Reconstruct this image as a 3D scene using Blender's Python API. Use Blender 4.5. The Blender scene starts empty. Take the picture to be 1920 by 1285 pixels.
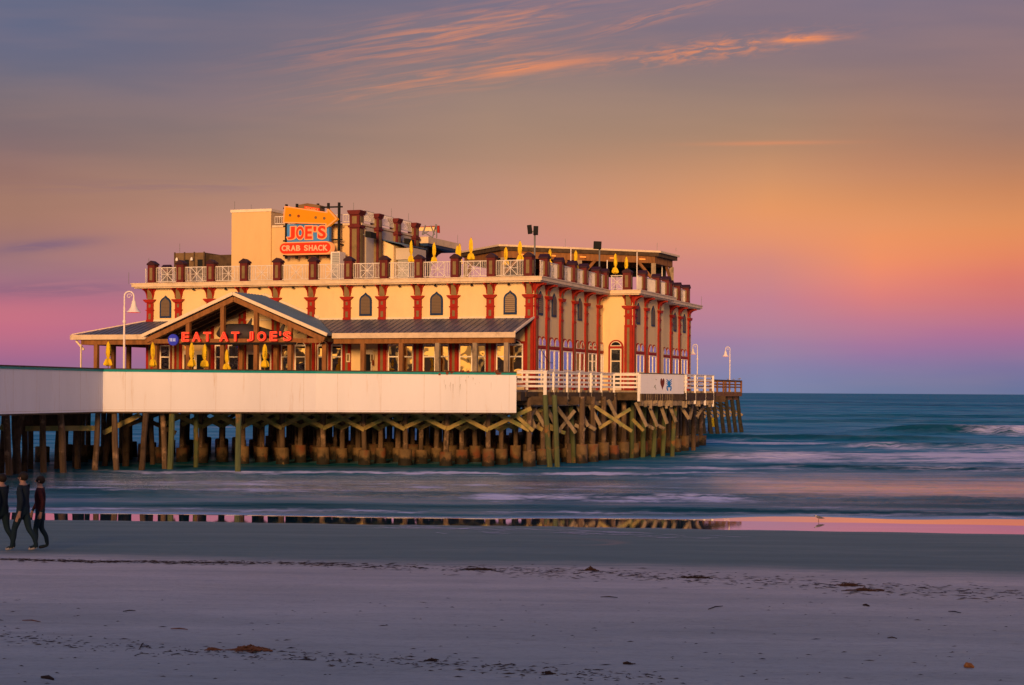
import bpy, bmesh, math, random
import numpy as np
from mathutils import Vector, Matrix, noise as mnoise
random.seed(7)
R = math.radians
scene = bpy.context.scene
COL = scene.collection

# ------------------------------------------------------------------ camera
FPX = 3200.0                 # focal length in pixels of a 1920 px wide picture
CAMZ = 4.4
HOR = 734.1                  # pixel row of the horizon at the middle column
ROLL = 0.0058
cam_d = bpy.data.cameras.new('camera')
cam = bpy.data.objects.new('camera', cam_d); COL.objects.link(cam)
cam_d.sensor_width = 36.0
cam_d.lens = FPX / 1920 * 36
cam_d.shift_y = (HOR - 642.5) / 1920
cam_d.clip_start = 0.5
cam_d.clip_end = 60000
cam.location = (0, 0, CAMZ)
cam.rotation_mode = 'XYZ'
cam.matrix_world = Matrix.Translation((0, 0, CAMZ)) @ Matrix.Rotation(R(90), 4, 'X') @ Matrix.Rotation(ROLL, 4, 'Z')
scene.camera = cam
scene.render.resolution_x = 1024; scene.render.resolution_y = 685
scene.view_settings.view_transform = 'Standard'
scene.view_settings.look = 'None'
scene.view_settings.exposure = 0.0
scene.view_settings.gamma = 1.0

# ------------------------------------------------------------------ sky
def s2l(c):
    return tuple(((v/255)/12.92 if v/255 <= 0.04045 else ((v/255+0.055)/1.055)**2.4) for v in c)

SUN_AZ = R(186)      # measured from +Y towards +X : behind the camera, a little to the left
SUN_EL = R(8)
world = bpy.data.worlds.new('World'); scene.world = world
world.use_nodes = True
wt = world.node_tree; wt.nodes.clear()
def WN(t, **kw):
    n = wt.nodes.new(t)
    for k, v in kw.items(): setattr(n, k, v)
    return n
def wl(a, b): wt.links.new(a, b)
def M(op, a, b=None, c=None, tree=None, clamp=False):
    t = tree or wt
    n = t.nodes.new('ShaderNodeMath'); n.operation = op; n.use_clamp = clamp
    for i, v in enumerate((a, b, c)):
        if v is None: continue
        if isinstance(v, (int, float)): n.inputs[i].default_value = v
        else: t.links.new(v, n.inputs[i])
    return n.outputs[0]
def MIX(f, a, b, tree=None, blend='MIX'):
    t = tree or wt
    n = t.nodes.new('ShaderNodeMix'); n.data_type = 'RGBA'; n.blend_type = blend
    for i, v in ((0, f), (6, a), (7, b)):
        if isinstance(v, (int, float)): n.inputs[i].default_value = v
        elif isinstance(v, tuple): n.inputs[i].default_value = (*v[:3], 1)
        else: t.links.new(v, n.inputs[i])
    return n.outputs[2]
def RAMP(f, stops, tree=None, interp='LINEAR'):
    t = tree or wt
    n = t.nodes.new('ShaderNodeValToRGB'); n.color_ramp.interpolation = interp
    e = n.color_ramp.elements
    while len(e) < len(stops): e.new(0.5)
    for el, (p, c) in zip(e, sorted(stops)):
        el.position = p; el.color = (*c[:3], 1)
    if isinstance(f, (int, float)): n.inputs[0].default_value = f
    else: t.links.new(f, n.inputs[0])
    return n.outputs[0]
def SMOOTH(x, lo, hi, tree=None):
    t = tree or wt
    n = t.nodes.new('ShaderNodeMapRange'); n.interpolation_type = 'SMOOTHSTEP'
    t.links.new(x, n.inputs[0]); n.inputs[1].default_value = lo; n.inputs[2].default_value = hi
    return n.outputs[0]

tc = WN('ShaderNodeTexCoord'); sep = WN('ShaderNodeSeparateXYZ'); wl(tc.outputs['Generated'], sep.inputs[0])
dx, dy, dz = sep.outputs
hyp = M('MAXIMUM', M('SQRT', M('ADD', M('MULTIPLY', dx, dx), M('MULTIPLY', dy, dy))), 0.001)
tel = M('DIVIDE', dz, hyp)                 # tangent of the elevation
taz = M('DIVIDE', dx, hyp)                 # sine of the azimuth from +Y
telm = M('MAXIMUM', tel, 0.0)
pos = M('DIVIDE', telm, 0.25)
def col_stops(lst):
    # rows of the sky at one azimuth, as (row, sRGB): the elevation of each row becomes its place on the ramp
    return [(max(0.0, min(1.0, (737 - y) / FPX / 0.25)), s2l(c)) for y, c in lst]
TABLES = [(40, [(0,(80,97,130)),(100,(88,98,130)),(160,(106,103,124)),(220,(118,105,112)),(300,(132,105,107)),(350,(148,108,101)),(415,(166,119,99)),(465,(160,112,106)),(520,(150,108,124)),(560,(166,105,130)),(600,(204,106,130)),(645,(190,106,135)),(690,(158,100,142)),(737,(120,105,150))]),
 (400, [(0,(90,98,126)),(60,(108,104,126)),(200,(122,107,118)),(260,(134,113,110)),(330,(155,120,106)),(400,(178,128,108)),(440,(188,130,115)),(480,(184,124,120)),(540,(168,110,130)),(600,(190,108,134)),(650,(178,106,142)),(737,(125,108,152))]),
 (920, [(0,(114,107,130)),(100,(132,114,121)),(200,(153,128,113)),(300,(177,135,110)),(350,(188,138,115)),(400,(200,140,117)),(450,(206,138,124)),(520,(203,126,132)),(590,(185,116,145)),(650,(150,120,162)),(737,(115,122,165))]),
 (1440, [(0,(115,106,130)),(120,(140,115,118)),(200,(152,125,110)),(260,(172,132,105)),(300,(192,138,102)),(350,(216,147,98)),(400,(234,151,94)),(450,(232,145,105)),(490,(216,134,120)),(550,(199,126,140)),(600,(185,122,152)),(650,(150,124,165)),(700,(128,130,170)),(737,(118,132,172))]),
 (1640, [(0,(112,106,132)),(120,(135,112,118)),(200,(155,120,106)),(260,(170,125,100)),(320,(192,131,98)),(380,(216,142,92)),(430,(237,148,92)),(490,(243,143,96)),(530,(236,132,112)),(570,(216,120,125)),(610,(188,115,148)),(660,(150,112,162)),(700,(120,122,165)),(737,(102,122,162))]),
 (1890, [(0,(122,109,130)),(150,(140,112,114)),(260,(158,118,102)),(330,(185,125,92)),(400,(218,138,86)),(440,(231,142,82)),(490,(232,130,92)),(530,(220,112,104)),(580,(202,112,122)),(630,(172,106,150)),(680,(125,112,158)),(737,(95,115,155))])]
sky1 = None; xp_ = None
for xx_, tb_ in TABLES:
    rp_ = RAMP(pos, col_stops(tb_), interp='B_SPLINE'); az_ = (xx_ - 960) / FPX; az_ = az_ / math.sqrt(1 + az_ * az_)
    if sky1 is None: sky1 = rp_
    else:
        f_ = WN('ShaderNodeMapRange'); wl(taz, f_.inputs[0]); f_.inputs[1].default_value = xp_; f_.inputs[2].default_value = az_
        sky1 = MIX(f_.outputs[0], sky1, rp_)
    xp_ = az_
# higher sky: dusk blue
hi = RAMP(SMOOTH(tel, 0.22, 1.6), [(0, s2l((108,110,140))), (0.4, s2l((106,114,156))), (1, s2l((98,110,158)))])
sky1 = MIX(SMOOTH(tel, 0.20, 0.45), sky1, hi)
# sunset side, behind the camera
def noise_w(vec, scale, detail=4, rough=0.55, dist=0.0):
    n = WN('ShaderNodeTexNoise'); n.inputs['Scale'].default_value = scale; n.inputs['Detail'].default_value = detail
    n.inputs['Roughness'].default_value = rough; n.inputs['Distortion'].default_value = dist
    wl(vec, n.inputs['Vector']); return n.outputs[0]
def comb(a, b, c=0.0, tree=None):
    t = tree or wt
    n = t.nodes.new('ShaderNodeCombineXYZ')
    for i, v in enumerate((a, b, c)):
        if isinstance(v, (int, float)): n.inputs[i].default_value = v
        else: t.links.new(v, n.inputs[i])
    return n.outputs[0]
gold = RAMP(pos, [(0, (1.0, 0.50, 0.12)), (0.20, (0.9, 0.48, 0.16)), (0.5, (0.22, 0.15, 0.13)), (1.0, (0.14, 0.13, 0.17))])
bn = noise_w(comb(M('MULTIPLY', dx, 20.0), M('MULTIPLY', dz, 34.0), M('MULTIPLY', dy, 20.0)), 1.0, 2)
gold = MIX(1.0, gold, (1.6, 1.6, 1.6), blend='MULTIPLY')
gold = MIX(M('MULTIPLY', SMOOTH(bn, 0.50, 0.56), 0.8), gold, (0.03, 0.035, 0.05))
gold = MIX(SMOOTH(tel, 0.20, 0.60), gold, hi)
back = SMOOTH(M('MULTIPLY', dy, -1.0), -0.1, 0.55)
sky1 = MIX(back, sky1, gold)
# wisps of cirrus, placed by direction
fy = M('MAXIMUM', dy, 0.05)
PX = M('MULTIPLY', M('DIVIDE', dx, fy), FPX)        # 0 = straight ahead
PY = M('MULTIPLY', M('DIVIDE', dz, fy), FPX)
def wisp(cx, cy, ln, wd, slope, seed, lo=0.42, hi_=0.62, fx=150., fyy=9.):
    x = M('SUBTRACT', PX, cx - 960.); y = M('SUBTRACT', PY, 735. - cy)
    y2 = M('SUBTRACT', y, M('MULTIPLY', x, slope))
    g = M('MULTIPLY', M('POWER', 2.718, M('MULTIPLY', M('POWER', M('DIVIDE', x, ln), 2.0), -1.0)),
          M('POWER', 2.718, M('MULTIPLY', M('POWER', M('DIVIDE', y2, wd), 2.0), -1.0)))
    n = noise_w(comb(M('DIVIDE', x, fx), M('DIVIDE', y2, fyy), seed), 1.0, 5, 0.6, 0.6)
    return M('MULTIPLY', g, SMOOTH(n, lo, hi_))
c_or = s2l((236, 140, 92))
c1 = M('MULTIPLY', wisp(1330, 92, 175, 17, 0.13, 1.3, 0.38, 0.70, 42., 9.), 0.95)
c1b = M('MULTIPLY', wisp(1505, 72, 60, 5.5, 0.07, 5.1, 0.2, 0.5, 70., 9.), 1.0)
c1c = M('MULTIPLY', wisp(1010, 125, 130, 9, 0.13, 9.1, 0.3, 0.5), 0.6)
c2 = M('MULTIPLY', wisp(850, 62, 235, 38, 0.17, 3.7, 0.38, 0.72, 150., 10.), 0.75)
c3 = M('MULTIPLY', wisp(860, 138, 240, 30, 0.15, 7.9, 0.38, 0.72, 150., 10.), 0.62)
c4 = M('MULTIPLY', wisp(1440, 267, 120, 4.0, 0.02, 11.0, 0.2, 0.5), 0.45)
c5 = M('MULTIPLY', wisp(1230, 30, 110, 12, 0.27, 13.0, 0.42, 0.6, 90., 8.), 0.35)
cs = M('ADD', M('ADD', M('ADD', c1, c1b), M('ADD', c2, c3)), M('ADD', c4, M('ADD', c5, c1c)), clamp=True)
sky1 = MIX(cs, sky1, c_or)
d1 = M('MULTIPLY', wisp(75, 468, 100, 11, 0.10, 21.0, 0.2, 0.5, 120, 14), 0.75)
d2 = M('MULTIPLY', wisp(90, 548, 190, 16, 0.03, 23.0, 0.3, 0.6, 160, 12), 0.45)
d3 = M('MULTIPLY', wisp(330, 356, 260, 12, 0.0, 25.0, 0.35, 0.6, 200, 10), 0.25)
sky1 = MIX(M('ADD', d1, M('ADD', d2, d3), clamp=True), sky1, s2l((112, 86, 122)))
# faint mottling over the whole dome
mo = noise_w(comb(M('MULTIPLY', PX, 0.0016), M('MULTIPLY', PY, 0.012), 4.0), 1.0, 3, 0.5)
sky1 = MIX(M('MULTIPLY', SMOOTH(mo, 0.35, 0.7), 0.11), sky1, s2l((205, 150, 120)))
nish = WN('ShaderNodeTexSky'); nish.sky_type = 'NISHITA'; nish.sun_disc = False
nish.sun_elevation = SUN_EL; nish.sun_rotation = SUN_AZ
bgA = WN('ShaderNodeBackground'); wl(sky1, bgA.inputs[0]); bgA.inputs[1].default_value = 0.97
bgB = WN('ShaderNodeBackground'); wl(nish.outputs[0], bgB.inputs[0]); bgB.inputs[1].default_value = 0.004
addw = WN('ShaderNodeAddShader'); wl(bgA.outputs[0], addw.inputs[0]); wl(bgB.outputs[0], addw.inputs[1])
wo = WN('ShaderNodeOutputWorld'); wl(addw.outputs[0], wo.inputs[0])

# ------------------------------------------------------------------ sun (after-glow low in the west, behind the viewer)
sl = bpy.data.lights.new('sun', 'SUN'); sun = bpy.data.objects.new('sun', sl); COL.objects.link(sun)
sl.energy = 4.8; sl.angle = R(14); sl.color = (1.0, 0.53, 0.20)
sd = Vector((math.sin(SUN_AZ) * math.cos(SUN_EL), math.cos(SUN_AZ) * math.cos(SUN_EL), math.sin(SUN_EL)))
sun.rotation_euler = sd.to_track_quat('Z', 'Y').to_euler()
sun.location = sd * 50

# ------------------------------------------------------------------ measured geometry helpers
def ray(px, py):
    a = px - 960.0; b = HOR - py
    c, s = math.cos(ROLL), math.sin(ROLL)
    return Vector(((a * c - b * s) / FPX, 1.0, (b * c + a * s) / FPX))
def at(px, py, Y):
    r = ray(px, py); return Vector((r.x * Y, Y, CAMZ + r.z * Y))
def ground(px, py, z=0.0):
    r = ray(px, py); Y = (z - CAMZ) / r.z; return Vector((r.x * Y, Y, z))
CX, CY = 1.31, 104.5                        # front right corner of the restaurant
AX, AY = 0.9425, -0.3342                    # along its front, to the right
VX, VY = 0.3342, 0.9425                     # into its depth
def B(x, y, z): return Vector((CX + AX * x + VX * y, CY + AY * x + VY * y, z))
def LX(px, ly, py=650):                     # x on the plane y=ly
    r = ray(px, py).x
    ox, oy = CX + VX * ly, CY + VY * ly
    return (r * oy - ox) / (AX - r * AY)
def LY(px, lx, py=650):
    r = ray(px, py).x
    ox, oy = CX + AX * lx, CY + AY * lx
    return (r * oy - ox) / (VX - r * VY)
def LZ(px, py, lx, ly):
    p = B(lx, ly, 0); return CAMZ + ray(px, py).z * p.y
BROT = math.atan2(AY, AX)

# ------------------------------------------------------------------ materials
def mat(name, color, rough=0.7, metallic=0.0, var=0.25, vscale=3.0, vstretch=(1, 1, 1), bump=0.15, bscale=12.0, stain=None, emit=None, estr=0.0, spec=0.22, world_co=True, dist=0.02, stain_lo=0.55, stain_hi=0.7, sscale=1.2, sstretch=(1,1,1)):
    m = bpy.data.materials.new(name); m.use_nodes = True
    t = m.node_tree; b = t.nodes['Principled BSDF']
    b.inputs['Roughness'].default_value = rough; b.inputs['Metallic'].default_value = metallic
    b.inputs['Specular IOR Level'].default_value = spec
    g = t.nodes.new('ShaderNodeNewGeometry') if world_co else None
    co = g.outputs['Position'] if world_co else t.nodes.new('ShaderNodeTexCoord').outputs['Object']
    mp = t.nodes.new('ShaderNodeMapping'); mp.inputs['Scale'].default_value = vstretch; t.links.new(co, mp.inputs[0])
    n = t.nodes.new('ShaderNodeTexNoise'); n.inputs['Scale'].default_value = vscale; n.inputs['Detail'].default_value = 6; n.inputs['Roughness'].default_value = 0.6
    t.links.new(mp.outputs[0], n.inputs['Vector'])
    dark = tuple(c * (1 - var) for c in color); lite = tuple(min(1, c * (1 + var * 0.6)) for c in color)
    col = RAMP(n.outputs[0], [(0.3, dark), (0.5, color), (0.72, lite)], t)
    if stain:
        mp2 = t.nodes.new('ShaderNodeMapping'); mp2.inputs['Scale'].default_value = sstretch; t.links.new(co, mp2.inputs[0])
        n2 = t.nodes.new('ShaderNodeTexNoise'); n2.inputs['Scale'].default_value = sscale; n2.inputs['Detail'].default_value = 8; n2.inputs['Roughness'].default_value = 0.7
        t.links.new(mp2.outputs[0], n2.inputs['Vector'])
        col = MIX(SMOOTH(n2.outputs[0], stain_lo, stain_hi, t), col, stain, t)
    t.links.new(col, b.inputs['Base Color'])
    if bump:
        n3 = t.nodes.new('ShaderNodeTexNoise'); n3.inputs['Scale'].default_value = bscale; n3.inputs['Detail'].default_value = 4
        t.links.new(mp.outputs[0], n3.inputs['Vector'])
        bp = t.nodes.new('ShaderNodeBump'); bp.inputs['Strength'].default_value = bump; bp.inputs['Distance'].default_value = dist
        t.links.new(n3.outputs[0], bp.inputs['Height']); t.links.new(bp.outputs[0], b.inputs['Normal'])
    if emit:
        b.inputs['Emission Color'].default_value = (*emit, 1); b.inputs['Emission Strength'].default_value = estr
    return m
MT = {}
MT['stucco'] = mat('cream_stucco', (0.77, 0.575, 0.32), 0.9, var=0.10, vscale=0.8, vstretch=(1, 1, 0.35), stain=(0.52, 0.38, 0.24), stain_lo=0.60, stain_hi=0.85, sscale=1.6, sstretch=(1, 1, 0.25), bump=0.3, bscale=20)
MT['stucco_tower'] = mat('tower_stucco', (0.62, 0.43, 0.22), 0.9, var=0.10, vscale=0.8, vstretch=(1, 1, 0.35), stain=(0.50, 0.36, 0.20), stain_lo=0.60, stain_hi=0.85, sscale=1.6, sstretch=(1, 1, 0.25), bump=0.3, bscale=20)
MT['cornice'] = mat('cornice_paint', (0.66, 0.52, 0.38), 0.7, var=0.18, vscale=2, stain=(0.38, 0.27, 0.18), stain_lo=0.58, stain_hi=0.8)
MT['roofdeck'] = mat('roof_deck', (0.25, 0.22, 0.2), 0.9)
MT['red'] = mat('red_paint', (0.31, 0.013, 0.005), 0.55, var=0.22, vscale=2.5, stain=(0.30, 0.016, 0.008), stain_lo=0.58, stain_hi=0.75)
MT['olive'] = mat('olive_paint', (0.20, 0.14, 0.065), 0.7, var=0.2)
MT['maroon'] = mat('maroon_paint', (0.11, 0.012, 0.013), 0.6, var=0.3)
MT['cap'] = mat('dark_cap', (0.035, 0.009, 0.018), 0.6, var=0.3)
MT['navy'] = mat('navy_paint', (0.006, 0.030, 0.105), 0.5, var=0.2)
MT['trim'] = mat('cream_trim', (0.74, 0.62, 0.48), 0.6, var=0.12)
MT['framewhite'] = mat('pale_window_frame', (0.90, 0.82, 0.72), 0.5, var=0.08)
MT['wood'] = mat('brown_timber', (0.24, 0.105, 0.038), 0.75, var=0.4, vscale=4, vstretch=(1, 1, 0.3), bump=0.4)
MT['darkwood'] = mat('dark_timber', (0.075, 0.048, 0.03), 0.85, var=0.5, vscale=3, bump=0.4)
MT['wetwood'] = mat('wet_timber', (0.032, 0.030, 0.022), 0.8, var=0.5, vscale=3, bump=0.4)
MT['greywood'] = mat('weathered_timber', (0.30, 0.23, 0.16), 0.85, var=0.45, vscale=2.5, vstretch=(1, 1, 0.4), bump=0.5, stain=(0.10, 0.08, 0.05), stain_lo=0.5, stain_hi=0.7)
MT['pile'] = mat('timber_pile', (0.125, 0.082, 0.052), 0.85, var=0.45, vscale=2.5, vstretch=(2, 2, 0.25), bump=0.5, bscale=8, stain=(0.34, 0.22, 0.14), stain_lo=0.52, stain_hi=0.68, sscale=1.4)
MT['pilegreen'] = mat('algae_timber', (0.095, 0.115, 0.05), 0.85, var=0.4, vscale=2.5, vstretch=(2, 2, 0.3), bump=0.5, stain=(0.30, 0.13, 0.04), stain_lo=0.52, stain_hi=0.7, sscale=1.1)
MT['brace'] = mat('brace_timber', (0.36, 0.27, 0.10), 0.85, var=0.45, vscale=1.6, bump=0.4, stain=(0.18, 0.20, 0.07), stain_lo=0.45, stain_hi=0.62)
MT['white'] = mat('white_paint', (0.78, 0.73, 0.70), 0.55, var=0.12, vscale=2.0, stain=(0.42, 0.32, 0.25), stain_lo=0.62, stain_hi=0.78, sscale=3)
MT['panel'] = mat('white_panel', (0.80, 0.78, 0.82), 0.6, var=0.06, vscale=0.6, vstretch=(1, 1, 0.2), stain=(0.60, 0.47, 0.38), stain_lo=0.56, stain_hi=0.80, sscale=1.5, sstretch=(2.0, 2.0, 0.18), bump=0.08)
MT['teal'] = mat('teal_trim', (0.0, 0.27, 0.28), 0.45, var=0.15)
MT['black'] = mat('black_metal', (0.010, 0.010, 0.012), 0.85, var=0.2, bump=0)
MT['grey'] = mat('grey_metal', (0.17, 0.18, 0.20), 0.5, 0.2, var=0.2)
MT['lampwhite'] = mat('white_enamel', (0.80, 0.72, 0.68), 0.35, var=0.05, bump=0)
MT['galv'] = mat('pale_railing_metal', (0.66, 0.60, 0.58), 0.5, 0.0, var=0.15, bump=0)
MT['towerside'] = mat('tower_side_render', (0.52, 0.45, 0.40), 0.9, var=0.1, vscale=1.0)
MT['yellow'] = mat('yellow_canvas', (0.80, 0.52, 0.015), 0.8, var=0.25, vscale=7, vstretch=(1, 1, 0.6), bump=0.8, bscale=9, dist=0.05)
MT['rust'] = mat('rust', (0.22, 0.05, 0.02), 0.9, var=0.5, vscale=8)
MT['blue_sign'] = mat('blue_sign', (0.03, 0.04, 0.42), 0.4, var=0.1, emit=(0.03, 0.05, 0.5), estr=0.25)
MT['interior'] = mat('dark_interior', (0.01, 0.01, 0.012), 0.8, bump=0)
MT['seaweed'] = mat('dry_seaweed', (0.045, 0.028, 0.022), 0.9, var=0.5, vscale=15)
MT['straw'] = mat('straw_weed', (0.20, 0.085, 0.04), 0.9, var=0.5, vscale=15)
MT['navy_sign'] = mat('lit_blue_panel', (0.045, 0.21, 0.60), 0.5, var=0.2, vscale=1.0)
MT['brown_box'] = mat('brown_box_paint', (0.16, 0.10, 0.05), 0.7)
def emis(name, c, s):
    m = bpy.data.materials.new(name); m.use_nodes = True
    b = m.node_tree.nodes['Principled BSDF']; b.inputs['Base Color'].default_value = (*[v * 0.45 for v in c], 1); b.inputs['Specular IOR Level'].default_value = 0.1
    b.inputs['Emission Color'].default_value = (*c, 1); b.inputs['Emission Strength'].default_value = s
    return m
MT['neonfill'] = emis('red_neon_face', (0.85, 0.015, 0.01), 0.75)
MT['neontube'] = emis('red_neon_tube', (1.0, 0.10, 0.035), 1.3)
MT['signred'] = emis('lit_red_face', (0.95, 0.035, 0.008), 0.65)
MT['signorange'] = emis('lit_orange_edge', (1.0, 0.30, 0.08), 0.75)
MT['signcream'] = emis('lit_cream_letter', (0.85, 0.48, 0.20), 0.45)
MT['arrow'] = emis('lit_amber_face', (0.95, 0.26, 0.005), 0.50)
MT['lampglow'] = emis('warm_lantern_glass', (1.0, 0.28, 0.04), 0.9)
MT['redlens'] = emis('red_marker_glass', (0.9, 0.03, 0.02), 0.8)

def glass(name, base, rough, bstr, bscale):
    m = bpy.data.materials.new(name); m.use_nodes = True
    t = m.node_tree; b = t.nodes['Principled BSDF']
    b.inputs['Base Color'].default_value = (*base, 1); b.inputs['Metallic'].default_value = 1.0
    b.inputs['Roughness'].default_value = rough
    g = t.nodes.new('ShaderNodeNewGeometry')
    n = t.nodes.new('ShaderNodeTexNoise'); n.inputs['Scale'].default_value = bscale; n.inputs['Detail'].default_value = 0.6
    t.links.new(g.outputs['Position'], n.inputs['Vector'])
    bp = t.nodes.new('ShaderNodeBump'); bp.inputs['Strength'].default_value = 1.0; bp.inputs['Distance'].default_value = bstr
    t.links.new(n.outputs[0], bp.inputs['Height']); t.links.new(bp.outputs[0], b.inputs['Normal'])
    return m
MT['glass'] = glass('front_window_glass', (0.85, 0.62, 0.32), 0.02, 0.016, 1.0)
MT['glass_side'] = glass('side_window_glass', (0.62, 0.66, 0.85), 0.04, 0.012, 1.2)
MT['glass_dark'] = mat('dark_door_glass', (0.012, 0.014, 0.02), 0.15, bump=0)

def louver(name, c1, c2, sc):
    m = bpy.data.materials.new(name); m.use_nodes = True
    t = m.node_tree; b = t.nodes['Principled BSDF']; b.inputs['Roughness'].default_value = 0.7
    g = t.nodes.new('ShaderNodeNewGeometry'); s = t.nodes.new('ShaderNodeSeparateXYZ'); t.links.new(g.outputs['Position'], s.inputs[0])
    f = M('FRACT', M('MULTIPLY', s.outputs[2], sc, tree=t), tree=t)
    col = RAMP(f, [(0.0, c2), (0.35, c1), (0.8, c1), (1.0, c2)], t)
    t.links.new(col, b.inputs['Base Color'])
    bp = t.nodes.new('ShaderNodeBump'); bp.inputs['Distance'].default_value = 0.03; bp.inputs['Strength'].default_value = 0.8
    t.links.new(f, bp.inputs['Height']); t.links.new(bp.outputs[0], b.inputs['Normal'])
    return m
MT['louver'] = louver('brown_louver', (0.17, 0.115, 0.078), (0.085, 0.06, 0.04), 11.0)
MT['louver2'] = louver('open_louver', (0.30, 0.21, 0.13), (0.03, 0.025, 0.03), 8.0)
MT['acgrill'] = louver('metal_grille', (0.45, 0.45, 0.47), (0.12, 0.13, 0.15), 9.0)

def tide_pile(name, top, low):
    # concrete jacket: rusty pale above the tide mark, wet dark growth below it (a real tide mark on the jacket)
    m = bpy.data.materials.new(name); m.use_nodes = True
    t = m.node_tree; b = t.nodes['Principled BSDF']; b.inputs['Roughness'].default_value = 0.85
    g = t.nodes.new('ShaderNodeNewGeometry'); s = t.nodes.new('ShaderNodeSeparateXYZ'); t.links.new(g.outputs['Position'], s.inputs[0])
    n = t.nodes.new('ShaderNodeTexNoise'); n.inputs['Scale'].default_value = 2.2; n.inputs['Detail'].default_value = 6; n.inputs['Roughness'].default_value = 0.65
    t.links.new(g.outputs['Position'], n.inputs['Vector'])
    n2 = t.nodes.new('ShaderNodeTexNoise'); n2.inputs['Scale'].default_value = 1.1; n2.inputs['Detail'].default_value = 4
    t.links.new(g.outputs['Position'], n2.inputs['Vector'])
    zz = M('ADD', s.outputs[2], M('MULTIPLY', M('SUBTRACT', n.outputs[0], 0.5, tree=t), 1.1, tree=t), tree=t)
    c = RAMP(n.outputs[0], [(0.35, tuple(v * 0.6 for v in top)), (0.6, top)], t)
    c = MIX(SMOOTH(n2.outputs[0], 0.5, 0.68, t), c, (0.17, 0.05, 0.018), t)
    c2 = RAMP(n.outputs[0], [(0.4, tuple(v * 0.5 for v in low)), (0.62, low), (0.72, (0.22, 0.15, 0.06))], t)
    c = MIX(SMOOTH(zz, 0.25, 0.6, t), c2, c, t)
    t.links.new(c, b.inputs['Base Color'])
    bp = t.nodes.new('ShaderNodeBump'); bp.inputs['Distance'].default_value = 0.06; bp.inputs['Strength'].default_value = 0.6
    t.links.new(n.outputs[0], bp.inputs['Height']); t.links.new(bp.outputs[0], b.inputs['Normal'])
    return m
MT['jacket'] = tide_pile('stained_concrete', (0.20, 0.125, 0.055), (0.022, 0.018, 0.012))

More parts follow.
